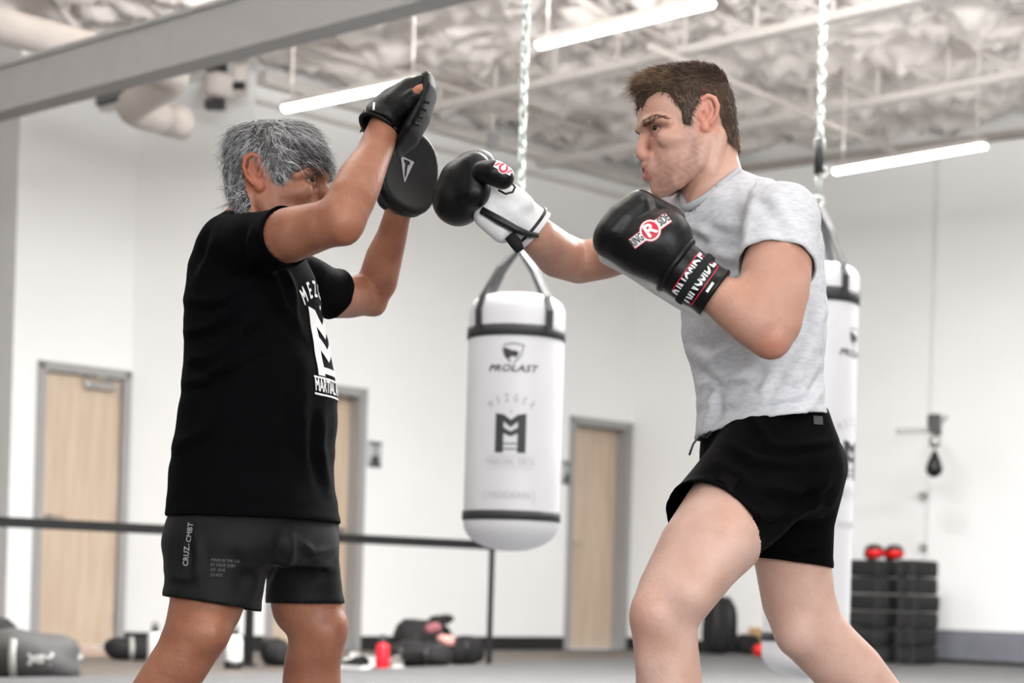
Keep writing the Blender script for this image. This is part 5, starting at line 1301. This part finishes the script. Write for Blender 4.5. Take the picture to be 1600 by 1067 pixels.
# neck in the head's own units (inverse of the pose, in the picture plane)
def invT(px, py):
    x = (px - 414) / scT; zz = -(py - 284) / scT; c, s_ = math.cos(-pitT), math.sin(-pitT); X = x * c - zz * s_; Z = x * s_ + zz * c; return 1089 - X, 192 - Z
neckT = [(*invT(a, b), r) for a, b, r in ((404, 300, 36), (404, 330, 40), (398, 360, 46))]
Vh, Fh = build_head(neckT, False); Vh_p = prof(Vh); Vw = poseT(Vh)
tint = np.ones((len(Vh), 3))
stub = soft_in(Vh_p, [(1062, 212), (1080, 226), (1086, 262), (1062, 296), (1026, 306), (1010, 282), (1006, 256), (1024, 254), (1042, 262), (1052, 240)], 12); tint = mulmask(tint, stub, (.92, .88, .88))
ear = soft_in(Vh_p, [(1072, 162), (1108, 162), (1108, 222), (1072, 222)], 4) * (np.abs(Vh[:, 1]) > 58); tint = mulmask(tint, ear, (1.02, .74, .68))
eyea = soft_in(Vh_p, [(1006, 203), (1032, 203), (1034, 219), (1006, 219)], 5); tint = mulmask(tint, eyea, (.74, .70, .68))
lo = np.array([-1.05, 3.05, 0.]); hi = np.array([-.12, 4.35, 1.72])
f = Field(lo, hi, .0056)
trT = [(345, 350, 430), (365, 330, 455), (390, 312, 468), (420, 302, 484), (450, 298, 490), (500, 296, 498), (560, 298, 508), (620, 296, 512), (680, 292, 510), (740, 282, 504), (800, 276, 502)]
yT = -.42
f.loft(rows_px(trT, TZ, yT, 1.35, .012), yT, 2.4, .03)
f.tube(*knots([(398, 350, TZ, 46), (395, 390, TZ, 56)]), .04)
na_ = [(382, 388, 3.61, 50), (430, 374, 3.53, 45), (470, 362, 3.47, 41), (505, 352, 3.43, 37), (532, 346, 3.41, 34)]
nf = [(534, 345, 3.41, 34), (548, 312, 3.43, 38), (562, 282, 3.46, 36), (582, 245, 3.50, 28), (598, 205, 3.54, 25.5), (610, 180, 3.56, 27), (628, 155, 3.57, 24)]
f.tube(*knots(na_), .03); f.tube(*knots(nf), .02); f.tube(*knots([(540, 364, 3.405, 15)]), .015)
for o in (-.042, -.015, .014, .040): f.tube(*knots([(628, 160, 3.57 + o, 11), (650, 136, 3.57 + o, 10), (656, 128, 3.57 + o, 8)]), .006)
f.tube(*knots([(632, 160, 3.505, 9), (645, 148, 3.49, 8), (653, 140, 3.484, 7.5), (657, 136, 3.484, 6.5)]), .006)
fa = [(478, 445, 3.93, 44), (510, 460, 4.0, 37), (545, 463, 4.08, 34), (575, 460, 4.13, 31), (590, 440, 4.12, 31), (600, 403, 4.08, 29), (612, 370, 4.04, 24), (621, 335, 4.0, 21), (628, 305, 4.0, 23), (636, 275, 4.03, 23)]
f.tube(*knots(fa), .022); f.tube(*knots([(586, 478, 4.13, 15)]), .02)
for o in (-.03, -.01, .012, .032): f.tube([WA(636, 275, 4.03) + [o * .7, o * .7, 0], WA(640, 225, 4.02) + [o * .7, o * .7, 0]], [.012, .009], .006)
nlT = [(348, 810, 3.66, 88), (336, 890, 3.64, 68), (322, 945, 3.62, 57), (306, 990, 3.60, 50), (287, 1026, 3.60, 46), (258, 1072, 3.61, 46), (224, 1125, 3.63, 44), (185, 1185, 3.66, 33), (148, 1238, 3.68, 26)]
f.tube(*knots(nlT), .03); f.tube(*knots([(328, 985, 3.57, 28)]), .03)
foot(f, WA(148, 1238, 3.68), (1, -.25, 0), 0)
flT = [(452, 800, 3.86, 62), (470, 890, 3.88, 55), (480, 944, 3.90, 56), (494, 975, 3.90, 48), (495, 1008, 3.90, 43), (488, 1035, 3.91, 44), (487, 1070, 3.92, 46), (485, 1110, 3.93, 44), (482, 1180, 3.94, 32), (480, 1232, 3.95, 25)]
f.tube(*knots(flT), .03); f.tube(*knots([(512, 985, 3.87, 28)]), .03)
foot(f, WA(480, 1232, 3.95), (1, -.2, 0), 0)
f.ell(WA(318, 800, 3.74), (.08, .13, .09), k=.04)
Vb, Fb = f.mesh(2); tb = np.ones((len(Vb), 3)); P_ = PX(Vb)
elb = np.exp(-((P_[:, 0] - 545) ** 2 + (P_[:, 1] - 368) ** 2) / 24 ** 2); tb = mulmask(tb, elb, (.92, .78, .74))
legs = (Vb[:, 2] < .75).astype(float); tb = mulmask(tb, legs, (.92, .88, .86))
nail = np.exp(-((P_[:, 0] - 655) ** 2 + (P_[:, 1] - 137) ** 2) / 8 ** 2); tb = mulmask(tb, nail, (1.25, 1.25, 1.2))
VbT, FbT, tbT, VwT, FhT, tintT = Vb, Fb, tb, Vw, Fh, tint
for sd in (-1, 1):
    face_part('eye', lambda mb: mb.blob(H(1021, 211.5, sd * 27), (10.3, 11.3, 10), None, 20), 'eye', trainer, poseT)
    face_part('iris', lambda mb: mb.blob(H(1013.8, 211, sd * 32), (3.6, 6.2, 5.0), None, 14), 'iris', trainer, poseT)
Nw = vnormals(Vw, Fh)
brow_strands(trainer, Vw, Vh_p, Vh, Nw, np.array([-.8, 0, 0]), M['hairT3'])
# wavy grey hair
hpT = [(993, 168), (1000, 176), (1020, 178), (1036, 184), (1046, 196), (1052, 212), (1062, 213), (1066, 186), (1071, 166), (1086, 158), (1102, 165), (1110, 190), (1108, 214), (1104, 238), (1150, 262), (1185, 220), (1160, 90), (1000, 90), (975, 140)]
mask = soft_in(Vh_p, hpT, 3.); far_e = np.abs(Vh[:, 1]) > 66; mask = np.where(far_e & (Vh_p[:, 1] > 170), 0, mask)
Nw = vnormals(Vw, Fh); cand = np.where(mask > .5)[0]
def layer(n, lenf, width, curl, mats_p, lift, sel=None, freq=1., droop=.35):
    c_ = cand if sel is None else cand[sel(Vh_p[cand])]
    pk = RNG.choice(c_, n); R = Vw[pk] + RNG.normal(0, .001, (n, 3)); Nn = Nw[pk]; pp = Vh_p[pk]
    fr_ = np.clip((1095 - pp[:, 0]) / 60, 0, 1); lowb = np.clip((pp[:, 1] - 190) / 50, 0, 1)
    fl = np.stack([.85 * fr_ - .75 * (1 - fr_) * (1 - .4 * lowb), np.zeros(n), -.30 * fr_ - .75 * (1 - fr_)], 1) + RNG.normal(0, .28, (n, 3))
    D = fl - Nn * (fl * Nn).sum(1, keepdims=True) * .92; D /= np.linalg.norm(D, axis=1, keepdims=True)
    ln = lenf * sT * RNG.uniform(.55, 1.2, n) * (1 - .5 * np.clip((pp[:, 1] - 185) / 20, 0, 1) * (pp[:, 0] < 1090)) * (1 - .22 * np.clip((pp[:, 1] - 132) / 22, 0, 1) * (pp[:, 0] > 1056) * (pp[:, 0] < 1110))
    ci = np.arange(n) // 4 * 4; R = R[ci] + RNG.normal(0, .0016, (n, 3)); Nn = Nn[ci]; pp = pp[ci]; D = D[ci] + RNG.normal(0, .07, (n, 3)); ln = ln[ci] * RNG.uniform(.8, 1.05, n)
    mi = RNG.choice(len(mats_p), n, p=mats_p); mi = np.where(RNG.random(n) < .6, mi[ci], mi); k = pp[:, 0] < 1040; mi = np.where(k & (pp[:, 1] > 150) & (RNG.random(n) < .7), 2, mi)
    return strands('h', R, D, Nn, ln, width, trainer, None, mi, curl, 6, droop, lift, freq, ci)
Ls = [layer(21000, 32, .00065, .05, [.46, .24, .30], .07), layer(7000, 44, .0006, .06, [.30, .55, .15], .12, freq=1.3), layer(2800, 24, .0006, .13, [.4, .45, .15], .24, lambda p: p[:, 0] > 1105, 1.8), layer(2800, 38, .00065, .04, [.4, .25, .35], .08, lambda p: (p[:, 0] < 1040) & (p[:, 1] > 120), 1.), layer(3600, 20, .00065, .05, [.46, .24, .30], .10, lambda p: (p[:, 0] > 1036) & (p[:, 0] < 1078) & (p[:, 1] > 128), 1.), layer(2200, 20, .00065, .09, [.46, .24, .30], .14, lambda p: (p[:, 0] > 1096) & (p[:, 0] < 1130) & (p[:, 1] > 165), 1.)]
hair_object(trainer, Vw, Fh, Nw, mask, 2, Ls, [M['hairT1'], M['hairT2'], M['hairT3']], 3.0 * sT)
# T-shirt
fs_ = Field(np.array([-.78, 3.3, .60]), np.array([-.16, 4.25, 1.42]), h)
sT_ = [(a, b + 6, c) for a, b, c in [(342, 352, 418), (356, 332, 448), (372, 316, 462), (395, 302, 474), (420, 294, 487), (450, 290, 495), (500, 287, 503), (545, 289, 512), (600, 286, 522), (650, 280, 523), (700, 272, 519), (746, 266, 518), (790, 263, 525), (840, 262, 530)]]
fs_.loft(rows_px(sT_, TZ, yT, 1.32), yT, 2.35, .03)
h0 = WA(449, 369, 3.50); n0 = WA(470, 362, 3.47) - WA(400, 382, 3.58)
fs_.tube(*knots([(352, 372, 3.66, 36), (392, 382, 3.60, 49), (430, 374, 3.53, 47), (500, 355, 3.43, 45)]), .03, clip=[(h0, n0)])
fs_.tube(*knots([(395, 352, TZ, 26), (360, 356, 3.70, 22)]), .03)
h1 = WA(522, 462, 4.02); n1 = WA(545, 466, 4.08) - WA(490, 445, 3.95); n1 = n1 / np.linalg.norm(n1) + np.array([.15, 0, -.25])
fs_.tube(*knots([(425, 400, 3.82, 30), (474, 440, 3.92, 42), (505, 455, 3.99, 40), (560, 470, 4.1, 38)]), .03, clip=[(h1, n1)])
ch = WA(395, 813, TZ)
fs_.tube(*knots([(405, 300, TZ, 40), (403, 335, TZ, 43), (400, 350, TZ, 44)]), .004, op='s')
fs_.cut(ch, (0, 0, -1))
V, F = fs_.mesh(2); V, F = open_caps(V, F, [(h0, n0, .078), (h1, n1, .072), (ch, (0, 0, -1), .5)], .006)
N = vnormals(V, F)
V = folds(V, N, [([(425, 420), (440, 470), (470, 520)], 1.2, 8), ([(440, 415), (455, 450), (462, 500)], 1.1, 6), ([(290, 470), (340, 470), (400, 440)], 1.1, 9), ([(288, 520), (330, 510), (400, 460)], 1.2, 9), ([(292, 560), (330, 560), (410, 490)], 1., 8), ([(288, 600), (330, 590), (390, 520)], 1.1, 9), ([(270, 700), (310, 680), (360, 620)], .9, 10), ([(340, 360), (330, 400), (310, 440)], 1., 10), ([(400, 350), (390, 380), (400, 415)], .8, 8),
                 ([(505, 640), (500, 700), (515, 770)], 1.0, 8), ([(480, 560), (470, 640), (480, 740)], .7, 12), ([(300, 560), (340, 580), (420, 540)], .8, 8)], .009)
P_ = PX(V); V = V + N * (.0012 * np.sin(P_[:, 0] * .10 + 2.5 * np.sin(P_[:, 1] * .04)) * np.sin(P_[:, 1] * .07 + P_[:, 0] * .04))[:, None]
shT = make('t_shirt', V, F, M['tee_black'], trainer); solid(shT, .0035); bvS = bvh_of(V, F)
fw = np.array([math.cos(yT), math.sin(yT), 0]); lt = np.array([-math.sin(yT), math.cos(yT), 0])   # chest direction, wearer's left
cB = WA(470, 530, TZ)
def chest(name, m2, dz, L=.008, off=0.):
    org = cB + fw * .35 + np.array([0, 0, dz]); org = org + lt * (off + .030)
    return drape(name, m2, org, lt, (0, 0, 1.), -fw, bvS, M['white'], shT, .0014, L)
k = .00130
sc2 = lambda m2, q=k: (m2[0] * q, m2[1])
for i_, ch_ in enumerate('MEZGER'):
    a_ = (i_ - 2.5) * .25; chest('chest_letter', sc2(xf2d(text2d(ch_, 34, sx=.66, bold=.8), -a_, (95 * math.sin(a_), 95 * math.cos(a_) - 95))), .100)
chest('chest_star', sc2(poly2d([(5 * math.sin(t) * (1 if q % 2 == 0 else .45), 5 * math.cos(t) * (1 if q % 2 == 0 else .45)) for q, t in enumerate(np.linspace(0, 2 * math.pi, 11)[:-1])])), .066)
E2 = join2d(poly2d([(-46, 52), (-26, 49), (-26, -52), (-46, -52)]), poly2d([(26, 49), (46, 52), (46, -52), (26, -52)]), poly2d([(-26, 49), (0, 30), (0, 8), (-26, 24)]), poly2d([(26, 49), (26, 24), (0, 8), (0, 30)]), poly2d([(-26, 8), (0, -8), (0, -28), (-26, -12)]), poly2d([(26, 8), (26, -12), (0, -28), (0, -8)]), poly2d([(-26, -38), (26, -38), (26, -48), (-26, -48)]))
chest('chest_emblem', sc2(E2), -.008)
chest('chest_line', sc2(line2d([(-60, 0), (60, 0)], 3)), -.080); chest('chest_words', sc2(text2d('MARTIAL ARTS', 27, .7, sx=.66)), -.096); chest('chest_line', sc2(line2d([(-60, 0), (60, 0)], 3)), -.113)
# shorts
fp = Field(np.array([-.80, 3.3, .42]), np.array([-.20, 4.2, .80]), h)
fp.loft(rows_px([(770, 280, 512), (800, 276, 516), (818, 270, 520), (835, 267, 523), (858, 266, 522), (882, 276, 508)], TZ, yT, 1.3), yT, 2.35, .03)
a0 = WA(331, 944, 3.63); an0 = np.array([-.13 * 1.0, -.05, -1.])
fp.tube(*knots([(352, 815, 3.67, 70), (341, 862, 3.65, 80), (331, 944, 3.63, 76), (328, 1010, 3.62, 75)]), .035, clip=[(a0, an0)])
a1 = WA(477, 943, 3.89); an1 = np.array([.02, 0, -1.])
fp.tube(*knots([(468, 820, 3.85, 62), (472, 880, 3.87, 58), (477, 943, 3.89, 60), (479, 1010, 3.89, 61)]), .015, clip=[(a1, an1)])
fp.tube(*knots([(305, 905, 3.50, 4), (305, 940, 3.49, 6)]), .006, op='s')
V, F = fp.mesh(2); V, F = open_caps(V, F, [(a0, an0, .114), (a1, an1, .10)], .006)
N = vnormals(V, F)
V = folds(V, N, [([(455, 830), (450, 870), (420, 930)], 1.2, 10), ([(470, 850), (490, 865), (520, 860)], .8, 7), ([(305, 830), (310, 870), (306, 905)], 1., 7), ([(265, 900), (290, 905), (305, 895)], .6, 6), ([(380, 850), (400, 900), (390, 940)], .6, 12), ([(480, 900), (500, 880), (522, 890)], .7, 8)], .009)
VbT = tuck(VbT, [(fs_, WA(382, 388, 3.61), h0, .10, h0, n0), (fs_, WA(478, 445, 3.93), h1, .085, h1, n1), (fp, WA(345, 800, 3.67), a0, .16, a0, an0), (fp, WA(468, 820, 3.85), a1, .12, a1, an1)])
Vall, Fall = merge((VbT, FbT), (VwT, FhT)); make('body', Vall, Fall, M['skinT'], trainer, tint=np.concatenate([tbT, tintT]))
spT = make('shorts', V, F, M['short_char'], trainer); solid(spT, .003); bvP = bvh_of(V, F)
dpx('side_lettering', text2d('CRUZ', 11.5, .25, sx=.98, spacing=1.06), 291.5, 869, 3.55, math.pi / 2 - .08, bvP, 'text_grey', spT, L=.006)
dpx('side_lettering', text2d('-', 11.5, .3), 294.3, 851, 3.55, math.pi / 2 - .08, bvP, 'text_grey', spT, L=.006)
dpx('side_lettering', text2d('CMBT', 11.5, .25, sx=.98, spacing=1.06), 297, 832, 3.55, math.pi / 2 - .12, bvP, 'text_grey', spT, L=.006)
for i, tx in enumerate(('MADE IN THE USA', 'BY CRUZ CMBT', 'EST. 2018', 'Q3.2025')):
    dpx('leg_lettering', text2d(tx, 6.4, .05, align='LEFT', sx=.86), 330 - i * .5, 874.5 + i * 7.7, 3.55, -.06, bvP, 'text_dim', spT, L=.006)

# ---- punch mitts
g = thing('punch_mitt', WA(630, 180, 3.57), 'black punch mitt seen edge-on with a fingertip showing, on the trainer\'s raised near hand', 'punch mitt')
z = 3.57
f = Field(WA(600, 262, 3.43), WA(700, 105, 3.72), .0032)
f.tube(*knots([(668, 130, z, 12), (669, 146, z, 13.5), (657, 180, z, 15), (640, 212, z, 14), (623, 234, z, 9)]), .01, q=4.6)
V, F = f.mesh(2); pad = make('pad', V, F, M['leather_mitt'], g)
f = Field(WA(550, 225, 3.43), WA(690, 105, 3.72), .0032)
wc = WA(594, 202, 3.54); wn = WA(590, 215, 3.535) - WA(612, 170, 3.56)
f.tube(*knots([(586, 222, 3.53, 30), (596, 188, 3.55, 31), (618, 166, 3.56, 30), (640, 148, z, 24)]), .015, q=1.35, clip=[(wc, wn)])
for o in (-.052, -.018, .016, .048): f.tube(*knots([(618, 160, z + o, 18), (640, 137, z + o, 15), (658, 126, z + o, 9)]), .006)
f.tube(*knots([(612, 178, z - .05, 17), (636, 160, z - .07, 14), (647, 148, z - .078, 11)]), .012)
f.tube(*knots([(640, 180, z, 14), (625, 205, z, 12)]), .012, q=2.2)
V, F = f.mesh(2); V, F = open_caps(V, F, [(wc, wn, .09)], .004); gl = make('glove_back', V, F, M['leather_mitt'], g); solid(gl, .003); bvM = bvh_of(V, F)
MB().tube(ringpts(wc, 29.5 * 3.54 / FPX, 1.25, 26, wn), .004, 8).build('cuff_rim', M['leather_mitt'], g, smooth=True)
for i, t_ in enumerate(np.linspace(.15, .62, 4)):
    x = 669 - 34 * t_ ** 1.2; y = 146 + 74 * t_
    tub('side_stitch', [(x - 6, y - 3, z - .066, 3.2), (x + 6, y + 4, z - .066, 3.2)], 'black', g, 6)
MB().tube([WA(668, 120, z + o) for o in np.linspace(-.05, .05, 8)], .005, 8).build('top_piping', M['leather_mitt'], g, smooth=True)
dpx('cuff_tag', join2d(line2d([(7, 8), (6, -5)], 3.2), line2d([(6, -6), (-6, -8)], 1.6), line2d([(-6, -8), (-7, 3)], 1.4)), 578, 170, 3.4, 0, bvM, 'white', gl, L=.006)
tub('loose_thread', [(568, 203, 3.50, 1.3), (563, 206, 3.49, 1.1), (566, 199, 3.49, .9)], 'black', g, 5)

g = thing('punch_mitt', WA(637, 268, 3.98), 'oval black punch mitt with triangle logo, facing the camera on the trainer\'s far hand', 'punch mitt')
z = 3.97; ph = .80
n_ = np.array([math.sin(ph), -math.cos(ph), 0.05]); n_ /= np.linalg.norm(n_); u_ = np.cross((0, 0, 1.), n_); u_ = np.array([math.cos(ph), math.sin(ph), 0]); w_ = np.cross(n_, u_); w_ = w_ if w_[2] > 0 else -w_
tl = -.16; uu = u_ * math.cos(tl) + w_ * math.sin(tl); ww = -u_ * math.sin(tl) + w_ * math.cos(tl)
cM = WA(637, 267, z)
f = Field(cM - .16, cM + .16, .0034)
sl, X, Y, Z = f.sub(cM - .16, cM + .16); x, y, zz = X - cM[0], Y - cM[1], Z - cM[2]
a_ = x * uu[0] + y * uu[1] + zz * uu[2]; b_ = x * ww[0] + y * ww[1] + zz * ww[2]; c_ = x * n_[0] + y * n_[1] + zz * n_[2]
Ra, Rb = .080, .088; rr = (np.abs(a_ / Ra) ** 2.5 + np.abs(b_ / Rb) ** 2.5) ** (1 / 2.5)
c2 = c_ - .012 * (1 - rr ** 2) * -1
d = np.sqrt(np.maximum((rr - .86) * Ra, 0) ** 2 + c2 ** 2) - .014
f.comb(sl, d, 0, 'u'); V, F = f.mesh(2); pad = make('pad', V, F, M['leather_mitt'], g); bvM = bvh_of(V, F)
MB().tube([cM + uu * (Ra * 1.0) * math.copysign(abs(math.cos(t)) ** .8, math.cos(t)) + ww * Rb * 1.0 * math.copysign(abs(math.sin(t)) ** .8, math.sin(t)) - n_ * .012 for t in np.linspace(0, 2 * math.pi, 48)], .0055, 8).build('edge_piping', M['black'], g, smooth=True)
f = Field(cM - .2, cM + .2, .004)
bk = cM - n_ * .045
f.tube([bk - ww * .05, bk + ww * .02, bk + ww * .06], [.030, .036, .032], .02, q=1.)
for o in (-.036, -.012, .012, .034): f.tube([bk + uu * o + ww * .02, bk + uu * o * .9 + ww * .078], [.018, .013], .006)
V, F = f.mesh(1); make('hand_sleeve', V, F, M['leather_mitt'], g)
T_ = join2d(line2d([(-10.5, 15), (10.5, 15)], 2.4), line2d([(-10.5, 15), (0, -17)], 2.2), line2d([(10.5, 15), (0, -17)], 2.2), poly2d([(-7, 12), (7, 12), (6, 8), (-6, 8)]) if False else poly2d([(-10, 14), (-4, 14), (-2.5, -4), (-1, -12)]), poly2d([(10, 14), (1, -12), (2.5, -4), (4, 7)]) )
TT = join2d(line2d([(-13, 16), (13, 16)], 2.6), line2d([(-13, 16), (0, -19)], 2.6), line2d([(13, 16), (0, -19)], 2.6), poly2d([(-11, 15), (-6.5, 15), (-6.5, 8.5), (-3, 8.5), (-2.2, -8), (0, -17)][::-1]), poly2d([(11, 15), (0, -17), (2.2, -8), (3, 8.5), (6.5, 8.5), (6.5, 15)]))
km = .00135
drape('triangle_logo', (TT[0] * [km, km], TT[1]), cM + uu * -.008 + n_ * .0, uu, ww, -n_, bvM, M['text_grey'], pad, .001, .01)
bpy.context.view_layer.update()
